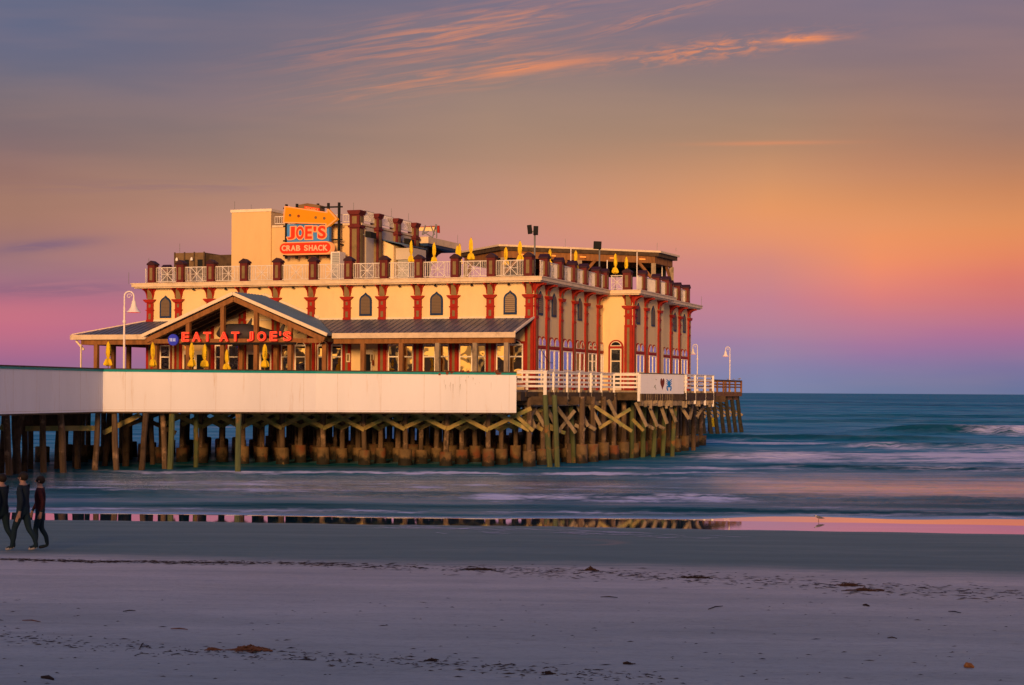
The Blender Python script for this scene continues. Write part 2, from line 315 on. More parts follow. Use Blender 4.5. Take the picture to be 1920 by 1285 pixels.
# ------------------------------------------------------------------ mesh builder and scene tree
class MB:
    def __init__(s, T=None):
        s.v = []; s.f = []; s.m = []; s.mats = []; s.T = T or (lambda x, y, z: Vector((x, y, z))); s.cur = 0; s.smooth = []
    def mat(s, name):
        if name not in s.mats: s.mats.append(name)
        s.cur = s.mats.index(name); return s
    def add(s, vs, fs, smooth=False):
        o = len(s.v); s.v += [s.T(*v) for v in vs]
        for f in fs: s.f.append([i + o for i in f]); s.m.append(s.cur); s.smooth.append(smooth)
    def box(s, x0, x1, y0, y1, z0, z1):
        s.add([(x0,y0,z0),(x1,y0,z0),(x1,y1,z0),(x0,y1,z0),(x0,y0,z1),(x1,y0,z1),(x1,y1,z1),(x0,y1,z1)],
              [(0,3,2,1),(4,5,6,7),(0,1,5,4),(1,2,6,5),(2,3,7,6),(3,0,4,7)])
    def beam(s, p, q, w, h=None, up=(0, 0, 1)):
        h = h or w; p = Vector(p); q = Vector(q); d = (q - p).normalized(); u = Vector(up)
        if abs(d.dot(u)) > 0.99: u = Vector((0, 1, 0))
        a = d.cross(u).normalized() * (w / 2); b = a.cross(d).normalized() * (h / 2)
        vs = [tuple(c + sa * a + sb * b) for c in (p, q) for sa, sb in ((-1,-1),(1,-1),(1,1),(-1,1))]
        s.add(vs, [(0,1,2,3),(7,6,5,4),(0,4,5,1),(1,5,6,2),(2,6,7,3),(3,7,4,0)])
    def tube(s, pts, rs, n=8, caps=True):
        pts = [Vector(p) for p in pts]
        if not isinstance(rs, (list, tuple)): rs = [rs] * len(pts)
        vs = []; fs = []; prev = None
        for i, p in enumerate(pts):
            d = (pts[min(i + 1, len(pts) - 1)] - pts[max(i - 1, 0)]).normalized()
            u = Vector((0, 0, 1)) if abs(d.z) < 0.9 else Vector((1, 0, 0))
            if prev is not None: u = prev
            a = d.cross(u)
            if a.length < 1e-4: a = d.cross(Vector((0, 1, 0)))
            a.normalize(); b = a.cross(d).normalized(); prev = b
            for k in range(n):
                t = 2 * math.pi * k / n; vs.append(tuple(p + (a * math.cos(t) + b * math.sin(t)) * rs[i]))
        for i in range(len(pts) - 1):
            for k in range(n): fs.append((i*n+k, i*n+(k+1)%n, (i+1)*n+(k+1)%n, (i+1)*n+k))
        if caps: fs += [tuple(reversed(range(n))), tuple(range((len(pts)-1)*n, len(pts)*n))]
        s.add(vs, fs, True)
    def lathe(s, c, prof, n=12, wob=None):
        vs = []; fs = []
        for i, (r, z) in enumerate(prof):
            for k in range(n):
                t = 2*math.pi*k/n; rr = r * (wob(i, k) if wob else 1)
                vs.append((c[0]+rr*math.cos(t), c[1]+rr*math.sin(t), c[2]+z))
        for i in range(len(prof)-1):
            for k in range(n): fs.append((i*n+k, i*n+(k+1)%n, (i+1)*n+(k+1)%n, (i+1)*n+k))
        fs += [tuple(reversed(range(n))), tuple(range((len(prof)-1)*n, len(prof)*n))]
        s.add(vs, fs, True)
    def prism(s, poly, z0, z1):
        n = len(poly)
        s.add([(x, y, z0) for x, y in poly] + [(x, y, z1) for x, y in poly],
              [tuple(reversed(range(n))), tuple(range(n, 2*n))] + [(i, (i+1)%n, n+(i+1)%n, n+i) for i in range(n)])
    def vprism(s, poly, d0, d1, axis='y'):     # polygon in (x,z) pushed along y, or in (y,z) pushed along x
        n = len(poly)
        mk = (lambda a, z, d: (a, d, z)) if axis == 'y' else (lambda a, z, d: (d, a, z))
        s.add([mk(a, z, d0) for a, z in poly] + [mk(a, z, d1) for a, z in poly],
              [tuple(reversed(range(n))), tuple(range(n, 2*n))] + [(i, (i+1)%n, n+(i+1)%n, n+i) for i in range(n)])
    def mesh(s, me, T):
        s.add([tuple(T(*v.co)) for v in me.vertices], [tuple(p.vertices) for p in me.polygons])
    def build(s, name, parent=None, label=None, kind=None):
        me = bpy.data.meshes.new(name)
        inv = Matrix.Identity(4)
        if parent is not None:
            top = parent
            while top.parent is not None: top = top.parent
            inv = (Matrix.Translation(top.location) @ Matrix.Rotation(top.rotation_euler.z, 4, 'Z')).inverted() if 'm0' not in top else Matrix.Identity(4)
        me.from_pydata([tuple(inv @ v) for v in s.v], [], s.f)
        for k in (s.mats or ['grey']): me.materials.append(MT[k])
        me.polygons.foreach_set('material_index', s.m); me.polygons.foreach_set('use_smooth', s.smooth)
        bm = bmesh.new(); bm.from_mesh(me); bmesh.ops.recalc_face_normals(bm, faces=bm.faces)
        if any(s.smooth):
            for e in bm.edges:
                if len(e.link_faces) == 2 and e.calc_face_angle(0) > 0.7: e.smooth = False
        bm.to_mesh(me); bm.free()
        o = bpy.data.objects.new(name, me); COL.objects.link(o)
        if parent is not None: o.parent = parent
        if label: o['label'] = label
        if kind: o['kind'] = kind
        return o
def thing(name, label, cat, loc=(0, 0, 0), rot=0.0, group=None):
    o = bpy.data.objects.new(name, None); COL.objects.link(o); o.empty_display_size = 0.3
    o.location = loc; o.rotation_euler = (0, 0, rot); o['label'] = label; o['category'] = cat
    if group: o['group'] = group
    return o
def tag(o, label, cat, group=None):
    o['label'] = label; o['category'] = cat
    if group: o['group'] = group
    return o
def structure(o): o['kind'] = 'structure'; return o
def copy_tree(o, parent=None):
    c = o.copy(); COL.objects.link(c); c.parent = parent
    for ch in [x for x in bpy.data.objects if x.parent == o]: copy_tree(ch, c)
    return c
def place(proto, loc, rot, label, scale=1.0, used=set(), group=None):
    if proto.name in used: o = copy_tree(proto)
    else: o = proto; used.add(proto.name)
    o.location = loc; o.rotation_euler = (0, 0, rot); o.scale = (scale,) * 3; o['label'] = label
    if group: o['group'] = group
    return o
def text_mesh(body, offset=0.02, extrude=0.04, tube=0.0):
    cu = bpy.data.curves.new('lettering', 'FONT'); cu.body = body; cu.size = 1.0; cu.offset = offset; cu.extrude = extrude
    if tube:
        cu.extrude = 0; cu.fill_mode = 'NONE'; cu.bevel_depth = tube; cu.bevel_resolution = 1
    o = bpy.data.objects.new('lettering', cu); COL.objects.link(o)
    dg = bpy.context.evaluated_depsgraph_get(); dg.update()
    me = bpy.data.meshes.new_from_object(o.evaluated_get(dg))
    bpy.data.objects.remove(o)
    xs = [v.co.x for v in me.vertices]; ys = [v.co.y for v in me.vertices]
    return me, (min(xs), max(xs), min(ys), max(ys))
# ------------------------------------------------------------------ beach and sea
def fbm(x, y, seed=0.0, octs=3):
    r = 0; a = 1; tot = 0
    for o in range(octs):
        r = r + a * (np.sin(x * (1.0 + o * 0.93) * 1.7 + seed * 3.1 + 2.3 * np.sin(y * (1.1 + o * 0.7) + seed)) * np.sin(y * (1.0 + o * 1.13) * 1.3 + seed * 1.7 + 1.9 * np.sin(x * (0.9 + o * 0.8) + seed * 2)))
        tot += a; a *= 0.55; x = x * 1.9 + 3.1; y = y * 2.0 + 1.7
    return r / tot
def sst(x, a, b):
    t = np.clip((x - a) / (b - a), 0, 1); return t * t * (3 - 2 * t)
def bump1(x, c, w): return np.exp(-((x - c) / w) ** 2)
def grid_mesh(name, X, Y, Z, attrs, matname, kind):
    h, w = X.shape
    me = bpy.data.meshes.new(name)
    n = h * w
    me.vertices.add(n)
    co = np.stack([X, Y, Z], -1).reshape(-1).astype(np.float32)
    me.vertices.foreach_set('co', co)
    idx = np.arange(n).reshape(h, w)
    q = np.stack([idx[:-1, :-1], idx[:-1, 1:], idx[1:, 1:], idx[1:, :-1]], -1).reshape(-1, 4)
    me.loops.add(q.size); me.polygons.add(len(q))
    me.loops.foreach_set('vertex_index', q.reshape(-1).astype(np.int32))
    me.polygons.foreach_set('loop_start', (np.arange(len(q)) * 4).astype(np.int32))
    me.polygons.foreach_set('loop_total', np.full(len(q), 4, np.int32))
    me.polygons.foreach_set('use_smooth', np.ones(len(q), bool))
    me.update(); me.validate()
    for k, a in attrs.items():
        at_ = me.attributes.new(k, 'FLOAT', 'POINT'); at_.data.foreach_set('value', a.reshape(-1).astype(np.float32))
    me.materials.append(matname)
    o = bpy.data.objects.new(name, me); COL.objects.link(o); o['kind'] = kind
    return o
def shore(x):            # the water's edge, as Y of the waterline at each X
    return 54.6 - 0.105 * x - 0.35 * sst(x, 4, 15) + 0.10 * np.sin(x * 0.55 + 1.0) + 0.06 * np.sin(x * 1.7)

# --- sand
def sand_height(X, Y):
    s = shore(X) - Y                            # metres inland of the waterline
    z = 0.082 + np.where(s < 0, s * 0.035, np.where(s < 20, s * 0.040, 0.8 + (s - 20) * 0.034))
    inl = sst(s, 1.0, 12.0)
    z = z + inl * (0.02 * fbm(X * 0.35, Y * 0.9, 1.0) + 0.012 * fbm(X * 1.3, Y * 2.3, 2.0))
    hum = 0.07 * np.exp(-((X + 5.3 - 0) / 2.6) ** 2 - ((Y - 29) / 0.9) ** 2)
    hum += 0.05 * np.exp(-((X - 8.2) / 1.2) ** 2 - ((Y - 23.5) / 0.5) ** 2)
    return z + hum * 0.6
rows = np.concatenate([np.linspace(-30, 12, 24), np.linspace(12.3, 62, 470), np.linspace(64, 130, 20)])
cols = np.concatenate([np.linspace(-260, -34, 30), np.linspace(-33, 33, 420), np.linspace(34, 260, 30)])
X, Y = np.meshgrid(cols, rows)
Z = sand_height(X, Y)
s = shore(X) - Y
# the wrack line: the highest reach of the last tide, dark weed on it, wet sand below it
def wrackY(x): return 34.6 - 0.155 * (x + 10.6) * 1.0 + 0.25 * np.sin(x * 0.5)
wet = sst(Y - wrackY(X), -1.8, 6.0)
sheen = 1 - sst(s, 0.0, 1.6)
tr = np.zeros_like(X)
for (cx_, cy_, rx, ry) in ((-1.0, 44.7, 3.9, 2.9), (-0.4, 44.4, 3.1, 2.4)):
    e = np.sqrt(((X - cx_) / rx) ** 2 + ((Y - cy_) / ry) ** 2)
    tr += bump1(e, 1.0, 0.045) * sst(X, 0.0, 2.5)
sandm = bpy.data.materials.new('beach_sand'); sandm.use_nodes = True
t = sandm.node_tree; b = t.nodes['Principled BSDF']
g = t.nodes.new('ShaderNodeNewGeometry')
def nz(t, co, scale, stretch, detail=5, rough=0.6, dist=0.0):
    mp = t.nodes.new('ShaderNodeMapping'); mp.inputs['Scale'].default_value = stretch; t.links.new(co, mp.inputs[0])
    n = t.nodes.new('ShaderNodeTexNoise'); n.inputs['Scale'].default_value = scale; n.inputs['Detail'].default_value = detail; n.inputs['Roughness'].default_value = rough; n.inputs['Distortion'].default_value = dist
    t.links.new(mp.outputs[0], n.inputs['Vector']); return n.outputs[0]
def attr(t, name):
    a = t.nodes.new('ShaderNodeAttribute'); a.attribute_name = name; return a.outputs['Fac']
P = g.outputs['Position']
spz = t.nodes.new('ShaderNodeSeparateXYZ'); t.links.new(P, spz.inputs[0]); SEPY = spz.outputs[1]
n1 = nz(t, P, 1.0, (0.16, 0.8, 1)); n2 = nz(t, P, 1.0, (9, 20, 1), 7, 0.78); n3 = nz(t, P, 1.0, (0.5, 2.2, 1), 5, 0.7)
dry = RAMP(n1, [(0.3, (0.50, 0.50, 0.46)), (0.5, (0.60, 0.585, 0.535)), (0.7, (0.70, 0.67, 0.61))], t)
dry = MIX(M('MULTIPLY', SMOOTH(n3, 0.56, 0.74, t), 0.35, tree=t), dry, (0.26, 0.23, 0.20), t)
dry = MIX(M('MULTIPLY', SMOOTH(n2, 0.50, 0.70, t), 0.50, tree=t), dry, (0.24, 0.20, 0.20), t)
n5 = nz(t, P, 1.0, (2.2, 7.0, 1), 6, 0.7)
dry = MIX(M('MULTIPLY', SMOOTH(n5, 0.52, 0.70, t), 0.28, tree=t), dry, (0.30, 0.28, 0.26), t)
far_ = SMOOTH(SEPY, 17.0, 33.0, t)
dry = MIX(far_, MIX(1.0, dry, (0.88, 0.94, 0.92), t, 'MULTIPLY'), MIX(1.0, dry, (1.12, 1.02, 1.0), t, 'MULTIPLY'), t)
wetc = RAMP(n1, [(0.3, (0.130, 0.205, 0.190)), (0.55, (0.170, 0.250, 0.228)), (0.75, (0.235, 0.295, 0.27))], t)
wetc = MIX(M('MULTIPLY', SMOOTH(n2, 0.55, 0.8, t), 0.25, tree=t), wetc, (0.10, 0.10, 0.10), t)
wetc = MIX(M('MULTIPLY', attr(t, 'track'), 0.45, tree=t), wetc, (0.36, 0.29, 0.24), t)
wm = M('ADD', attr(t, 'wet'), M('MULTIPLY', M('SUBTRACT', n3, 0.5, tree=t), 0.6, tree=t), tree=t)
wm = SMOOTH(wm, 0.08, 0.80, t)
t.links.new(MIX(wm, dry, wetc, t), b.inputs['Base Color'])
rg = M('SUBTRACT', 0.95, M('ADD', M('MULTIPLY', wm, 0.30, tree=t), M('MULTIPLY', attr(t, 'sheen'), 0.2, tree=t), tree=t), tree=t)
t.links.new(rg, b.inputs['Roughness'])
b.inputs['Specular IOR Level'].default_value = 0.25
bp = t.nodes.new('ShaderNodeBump'); bp.inputs['Distance'].default_value = 0.07; bp.inputs['Strength'].default_value = 0.9
hn = M('ADD', M('MULTIPLY', n2, 0.45, tree=t), nz(t, P, 1.0, (1.2, 5.0, 1), 6, 0.65), tree=t)
t.links.new(hn, bp.inputs['Height']); t.links.new(bp.outputs[0], b.inputs['Normal'])
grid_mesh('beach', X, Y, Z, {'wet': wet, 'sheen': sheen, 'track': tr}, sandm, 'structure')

# --- sea
near = np.linspace(50, 135, 560)
mid_ = np.geomspace(135.3, 900, 330)
far = np.geomspace(910, 30000, 90)
rows = np.concatenate([near, mid_[1:], far])
tt = np.concatenate([np.linspace(-1.6, -0.36, 40), np.linspace(-0.355, 0.355, 460), np.linspace(0.36, 1.6, 40)])
T_, Y = np.meshgrid(tt, rows)
X = T_ * np.minimum(Y, 30000)
K = lambda x: 1.0
YD = Y + Y * 0.016 * fbm(X * 34.0 / Y, np.log(Y) * 9.0, 4.0) + Y * 0.007 * fbm(X * 95.0 / Y, np.log(Y) * 22.0, 8.0)
def ridge(c, w, x0, x1, soft=8.0, wob=1.5, seed=0.0, skew=0.0):
    yc = c + wob * np.sin(X * 0.06 + seed) + 0.5 * wob * np.sin(X * 0.17 + seed * 2.3) + skew * X
    return bump1(YD, yc, w) * sst(X, x0 - soft, x0 + soft) * (1 - sst(X, x1 - soft, x1 + soft))
hgt = np.zeros_like(X); foam = np.zeros_like(X); calm = np.zeros_like(X); dark = np.zeros_like(X)
def wave(c, w, amp, x0, x1, fo=0.0, dk=0.0, soft=8, wob=1.5, seed=0.0, skew=0.0, fshift=-1.3, fw=1.2):
    global hgt, foam, dark
    r = ridge(c, w, x0, x1, soft, wob, seed, skew); hgt += amp * r
    if fo: foam += fo * ridge(c + fshift * w, w * fw, x0, x1, soft, wob, seed, skew)
    if dk: dark += dk * ridge(c - 0.5 * w, w * 1.0, x0, x1, soft, wob, seed, skew)
sft = 1 - sst(Y, 900, 3000)
# breakers, from the horizon inwards
wave(330, 9, 0.5, 40, 110, 0, 0.6, 20, 5, 1.0)
wave(255, 7, 0.5, 10, 80, 0, 0.6, 15, 4, 2.0)
wave(186, 5.0, 1.05, 40, 85, 0.0, 1.3, 6, 2, 0.4)
foam += 1.2 * ridge(181, 7, 50, 110, 4, 2, 0.4)
wave(205, 6, 0.4, -60, 25, 0.25, 0.6, 10, 4, 4.0)
wave(160, 3.2, 0.50, 14, 42, 0.0, 1.0, 6, 2.0, 5.0)
foam += 0.75 * ridge(150, 4.5, 14, 60, 8, 3, 2.0)
wave(139, 3.0, 0.45, 26, 60, 0.5, 0.7, 5, 2.5, 1.5, 0, -1.0, 1.4)
foam += 0.55 * ridge(98, 4, 14, 60, 6, 2, 6.0)
foam += 0.95 * ridge(127, 5, 22, 60, 6, 3, 3.0)
foam += 0.85 * ridge(113, 7, 12, 60, 5, 2, 1.0)
foam += 0.35 * ridge(125, 6, 13, 24, 4, 2, 1.0)
wave(120, 2.4, 0.22, 12, 22, 0.3, 0.8, 3, 1.5, 4.0)
wave(102.5, 1.5, 0.14, 16, 40, 0.0, 1.1, 5, 1.5, 2.0, -0.10)
foam += 0.6 * ridge(98, 2, 4, 14, 3, 1, 1.0)
foam += 1.05 * ridge(91.2, 1.5, -22, 6, 4, 0.7, 3.0)
foam += 0.85 * ridge(93.5, 1.3, 3, 14, 2, 0.8, 5.0)
wave(88, 1.5, 0.05, 2, 12, 0.30, 0.2, 3, 1.0, 3.0)
wave(71.5, 1.5, 0.13, -22, 24, 0.0, 1.2, 5, 1.0, 2.2, -0.02)
foam += 1.05 * ridge(69.8, 1.7, -1.5, 9.5, 2, 0.6, 1.5)
foam += 0.62 * ridge(79, 2.5, -22, 6, 6, 1.0, 9.5)
foam += 0.62 * ridge(74, 2.0, -22, -2, 4, 0.8, 4.5)
wave(67, 1.2, 0.07, 9, 24, 0.3, 0.8, 3, 0.6, 6.0)
wave(64.0, 0.8, 0.05, 3, 24, 0.0, 0.9, 4, 0.5, 1.0, -0.06)
foam += 0.55 * ridge(62.2, 0.9, -22, 24, 8, 0.4, 8.0, -0.05)
sh = shore(X)
wd_ = 4.6 + 3.4 * sst(X, -2, 13) + 0.5 * np.sin(X * 0.8) * sst(X, -2, 8)
calm = (1 - sst(Y - sh, wd_ - 0.8, wd_ + 1.2))
calm_mid = 0.95 * bump1(YD, 80, 11) * sst(X, 5, 13) + 0.55 * bump1(Y, 80, 9) * (1 - sst(X, 2, 10))
edge = bump1(Y - sh, 0.12, 0.10) * (0.25 + 0.75 * sst(X, -5, -1) * (1 - sst(X, 8, 11)))
hgt *= sst(Y, 60, 66)
hgt += (0.04 * fbm(X * 0.09, Y * 0.35, 3.0) + 0.02 * fbm(X * 0.3, Y * 1.1, 5.0)) * sst(Y, 62, 75) * (1 - sst(Y, 600, 1500))
hgt += 0.30 * fbm(X * 0.018, Y * 0.055, 7.0) * sst(Y, 130, 260) * sft
foam *= (0.25 + 0.85 * (fbm(X * 16.0 / Y, np.log(Y) * 13.0, 11.0) * 0.5 + 0.5) + 0.25 * fbm(X * 50.0 / Y, np.log(Y) * 40.0, 3.0))
shallow = 1 - sst(Y, 60, 150)
Zs = hgt + 0.082 * np.clip((sh + 4.8 - Y) / 4.8, -0.0, 1.6)
seam = bpy.data.materials.new('sea_water'); seam.use_nodes = True
t = seam.node_tree; b = t.nodes['Principled BSDF']; g = t.nodes.new('ShaderNodeNewGeometry'); P = g.outputs['Position']
sp = t.nodes.new('ShaderNodeSeparateXYZ'); t.links.new(P, sp.inputs[0])
fo = attr(t, 'foam'); ca = attr(t, 'calm'); dk = attr(t, 'dark'); shl = attr(t, 'shallow'); fr = attr(t, 'far')
na = nz(t, P, 1.0, (0.38, 1.3, 0.2), 6, 0.62, 0.6)
nb = nz(t, P, 1.0, (0.075, 0.30, 0.1), 5, 0.6, 0.4)
nc = nz(t, P, 1.0, (0.9, 3.2, 0.2), 5, 0.6, 0.3)
nd = nz(t, P, 1.0, (0.010, 0.055, 0.1), 5, 0.6, 0.3)
deep = RAMP(nb, [(0.3, (0.002, 0.15, 0.28)), (0.5, (0.006, 0.235, 0.40)), (0.7, (0.06, 0.34, 0.50))], t)
shw = RAMP(nb, [(0.3, (0.006, 0.085, 0.10)), (0.5, (0.03, 0.15, 0.18)), (0.68, (0.24, 0.24, 0.27))], t)
base = MIX(shl, deep, shw, t)
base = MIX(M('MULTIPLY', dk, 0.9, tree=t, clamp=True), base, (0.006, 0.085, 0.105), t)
fn = M('ADD', M('MULTIPLY', na, 0.6, tree=t), M('MULTIPLY', nb, 0.4, tree=t), tree=t)
fm = SMOOTH(M('ADD', M('MULTIPLY', fo, 1.0, tree=t), M('MULTIPLY', M('SUBTRACT', fn, 0.5, tree=t), 2.4, tree=t), tree=t), 0.12, 0.80, t)
fm = M('MULTIPLY', fm, SMOOTH(fo, 0.02, 0.25, t), tree=t)
edg = attr(t, 'edge')
fm = M('MAXIMUM', fm, M('MULTIPLY', edg, SMOOTH(nz(t, P, 1.0, (1.1, 5.0, 1), 4), 0.42, 0.6, t), tree=t), tree=t)
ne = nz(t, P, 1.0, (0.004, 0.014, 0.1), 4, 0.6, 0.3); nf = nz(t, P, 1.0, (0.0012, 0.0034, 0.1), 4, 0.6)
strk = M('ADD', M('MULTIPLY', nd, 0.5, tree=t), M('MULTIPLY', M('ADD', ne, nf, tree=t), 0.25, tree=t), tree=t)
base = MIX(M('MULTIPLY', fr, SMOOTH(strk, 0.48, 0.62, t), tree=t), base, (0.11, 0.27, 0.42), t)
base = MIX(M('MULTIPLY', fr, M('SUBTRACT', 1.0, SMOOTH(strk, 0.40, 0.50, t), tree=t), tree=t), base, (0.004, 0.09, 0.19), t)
t.nodes.remove(b)
dif = t.nodes.new('ShaderNodeBsdfDiffuse'); glo = t.nodes.new('ShaderNodeBsdfGlossy'); mxs = t.nodes.new('ShaderNodeMixShader')
t.links.new(MIX(fm, base, (0.74, 0.72, 0.88), t), dif.inputs['Color'])
mir = attr(t, 'mirror')
rough = M('ADD', 0.22, M('MULTIPLY', ca, -0.08, tree=t), tree=t)
rough = M('MULTIPLY', rough, M('SUBTRACT', 1.0, M('MULTIPLY', mir, 0.92, tree=t), tree=t), tree=t)
t.links.new(rough, glo.inputs['Roughness'])
t.links.new(MIX(M('MAXIMUM', mir, ca, tree=t), (0.62, 0.82, 1.0), (0.95, 0.92, 0.92), t), glo.inputs['Color'])
# how much of the sheet mirrors: long swell far out shows its own colour, thin water at the edge is a mirror
gf = M('ADD', 0.19, M('ADD', M('MULTIPLY', ca, 0.68, tree=t), M('MULTIPLY', mir, 0.62, tree=t), tree=t), tree=t)
gf = M('ADD', gf, M('MULTIPLY', fr, -0.10, tree=t), tree=t)
gf = M('ADD', gf, M('MULTIPLY', M('SUBTRACT', nb, 0.5, tree=t), 0.9, tree=t), tree=t)
gf = M('SUBTRACT', gf, M('MULTIPLY', dk, 0.16, tree=t), tree=t)
gf = M('MULTIPLY', M('MINIMUM', M('MAXIMUM', M('MAXIMUM', gf, 0.03, tree=t), M('MULTIPLY', mir, 0.86, tree=t), tree=t), 0.9, tree=t), M('SUBTRACT', 1.0, M('MULTIPLY', fm, 0.85, tree=t), tree=t), tree=t)
t.links.new(gf, mxs.inputs[0]); t.links.new(dif.outputs[0], mxs.inputs[1]); t.links.new(glo.outputs[0], mxs.inputs[2])
t.links.new(mxs.outputs[0], t.nodes['Material Output'].inputs[0])
hh = M('ADD', M('MULTIPLY', na, 0.35, tree=t), M('ADD', M('MULTIPLY', nc, 0.10, tree=t), M('MULTIPLY', nb, 0.9, tree=t), tree=t), tree=t)
hh = M('ADD', hh, M('MULTIPLY', M('MULTIPLY', nd, fr, tree=t), 5.0, tree=t), tree=t)
amp = M('MULTIPLY', M('SUBTRACT', 1.0, attr(t, 'mirror'), tree=t), M('SUBTRACT', 1.0, M('MULTIPLY', ca, 0.75, tree=t), tree=t), tree=t)
hh = M('MULTIPLY', hh, amp, tree=t)
hm = M('MULTIPLY', M('MULTIPLY', nz(t, P, 1.0, (1.6, 7.0, 1), 3), attr(t, 'mirror'), tree=t), 0.0004, tree=t)
hh = M('ADD', hh, hm, tree=t)
bp = t.nodes.new('ShaderNodeBump'); bp.inputs['Distance'].default_value = 0.55; bp.inputs['Strength'].default_value = 1.0
t.links.new(hh, bp.inputs['Height']); t.links.new(bp.outputs[0], dif.inputs['Normal']); t.links.new(bp.outputs[0], glo.inputs['Normal'])
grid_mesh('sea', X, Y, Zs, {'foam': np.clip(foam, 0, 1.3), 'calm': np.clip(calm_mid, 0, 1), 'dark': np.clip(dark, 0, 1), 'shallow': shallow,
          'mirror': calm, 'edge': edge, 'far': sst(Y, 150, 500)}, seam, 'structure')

def sandz(x, y): return float(sand_height(np.array([x]), np.array([y]))[0])
def sandpt(px, py):
    z = 0.8
    for _ in range(30):
        p = ground(px, py, z); z = sandz(p.x, p.y)
    return p.x, p.y, z

# ------------------------------------------------------------------ added unseen hotel-shaped blocks: keep low glow off the sand, shape window reflections
random.seed(21)
MT['blockerwall'] = mat('dark_blocker_wall', (0.16, 0.14, 0.13), 0.9)
hx = -330.0
n_h = 0
while hx < 190:
    w_ = random.uniform(22, 46); gap = random.choice((0.5, 3, 9, 16)) if hx < -75 else random.uniform(0.0, 1.0)
    H_ = random.uniform(9, 30) if hx < -190 else random.uniform(18, 22)
    if -200 < hx < -118: H_ = 6.3 + 1.6 * math.sin(n_h * 2.1); w_ = random.uniform(7, 13); gap = random.uniform(3, 9)
    o = thing('added_light_blocker', 'added light-blocking hotel shape, unseen behind the viewer, number %s from the west' % ('one two three four five six seven eight nine ten eleven twelve thirteen fourteen fifteen sixteen seventeen eighteen nineteen twenty'.split()[n_h]), 'hotel', (hx + w_ / 2, -62, 2.5), 0, 'added light blockers behind the viewer')
    m = MB().mat('blockerwall'); m.box(hx, hx + w_, -78, -60, 1.0, H_)
    m.box(hx + w_ * .3, hx + w_ * .6, -74, -66, H_, H_ + random.uniform(1.5, 4)); m.build('wall', o)
    m = MB().mat('trim'); z = 5.0
    while z < H_ - 1.5: m.box(hx + .5, hx + w_ - .5, -60, -58.6, z, z + .2); z += 3.1
    m.build('balcony', o)
    m = MB().mat('glass_dark'); z = 5.5
    while z < H_ - 2.2:
        x = hx + 1.5
        while x < hx + w_ - 2.5: m.box(x, x + 1.8, -60.05, -59.98, z, z + 1.9); x += 3.6
        z += 3.1
    m.build('window', o, kind='stuff')
    hx += w_ + gap; n_h += 1
random.seed(7)
# ------------------------------------------------------------------ pier platform under the restaurant
DECK = 4.5
V1 = 16.2; S2 = 2.1; V2 = 27.5; V3 = 40.0; REC = 0.9; W = 27.3
FRONT_PX = [282.5, 335.6, 394.7, 455.5, 518, 584.4, 651.6, 717.5, 784.5, 851.8, 920, 991.5]
V1 = LY(1130, 0.0, 640)
S2 = LX(1186, V1) 
V2 = LY(1244, S2, 640)
V3 = LY(1295.5, S2 - REC, 640)
W = -LX(275.5, 0.0)
print('BLD', V1, S2, V2, V3, W)
RAILP = [(0.24, 97.5), (0.95, 101.0), (2.0, 101.3), (6.68, 111.3), (8.3, 110.7), (11.57, 115.3), (14.3, 121.5)]
bk = B(S2 + 2.6, V3 + 3.0, 0)
backR = (0.1172 * (bk.y + 0.0), bk.y)
PAR = [(-30.5, 45.0), (-24.3, 80.9), (-22.1, 92.0), (-11.0, 95.6), (0.24, 97.5)]
def XY(v): return (v.x, v.y)
deck_poly = [(-22.1, 92.12), (-11.0, 95.75), (0.24, 97.65)] + RAILP[1:] + [backR, XY(B(-12, V3 + 3.0, 0)), XY(B(-12, 26, 0)), XY(B(-34.5, 26, 0)), XY(B(-34.5, -5.0, 0))]
plat = thing('pier_platform', 'dark timber deck on rows of stained concrete footed piles under the restaurant', 'pier', (0, 100, 0))
m = MB().mat('greywood'); m.prism(deck_poly, DECK - 0.12, DECK); m.build('deck', plat)
m = MB().mat('darkwood')
# joists and edge beams
ed = deck_poly[:9]
for (a, b_) in zip(ed[:-1], ed[1:]):
    m.beam((a[0] + .15, a[1] + .25, 4.12), (b_[0] + .15, b_[1] + .25, 4.12), 0.22, 0.5)
a0 = Vector((1.06, 100.1, 0)); bi = Vector((-2.44, 0.21, 0)); bj = Vector((0.81, 2.28, 0))
for j in range(0, 20):
    p = a0 + bj * j + bi * (-0.6); q = a0 + bj * j + bi * (12.6 if j < 10 else 6)
    m.beam((p.x, p.y, 3.86), (q.x, q.y, 3.86), 0.32, 0.5)
for i in range(0, 13):
    p = a0 + bi * i - bj * 0.4; q = a0 + bi * i + bj * (19 if i < 5 else 10)
    m.beam((p.x, p.y, 4.23), (q.x, q.y, 4.23), 0.2, 0.28)
m.build('deck_joists', plat)

def pile_mb(m, x, y, top=4.1, r=0.19, lean=(0, 0), foot=True, mt='pile', fz=0.95, fr_=0.44):
    m.mat(mt)
    n = 7
    pts = []; rs = []
    for k in range(n):
        f = k / (n - 1); z = -1.6 + (top + 1.6) * f
        k2 = (z - 0) / 4.0
        pts.append((x - lean[0] * k2 + random.uniform(-.02, .02), y - lean[1] * k2 + random.uniform(-.02, .02), z))
        rs.append(r * random.uniform(0.92, 1.08) * (1.08 - 0.12 * f))
    m.tube(pts, rs, 8)
    if foot:
        m.mat('jacket'); fz = fz + random.uniform(-0.12, 0.12); w = fr_ * random.uniform(0.94, 1.08)
        m.lathe((x, y, 0), [(w * 1.28, -1.5), (w * 1.22, -0.12), (w * 1.0, 0.06), (w * 1.0, fz - 0.12), (w * 0.98, fz - 0.03), (w * 0.86, fz)], 10,
                lambda i, k: 1 + 0.05 * math.sin(k * 2.4 + i * 1.3 + x))
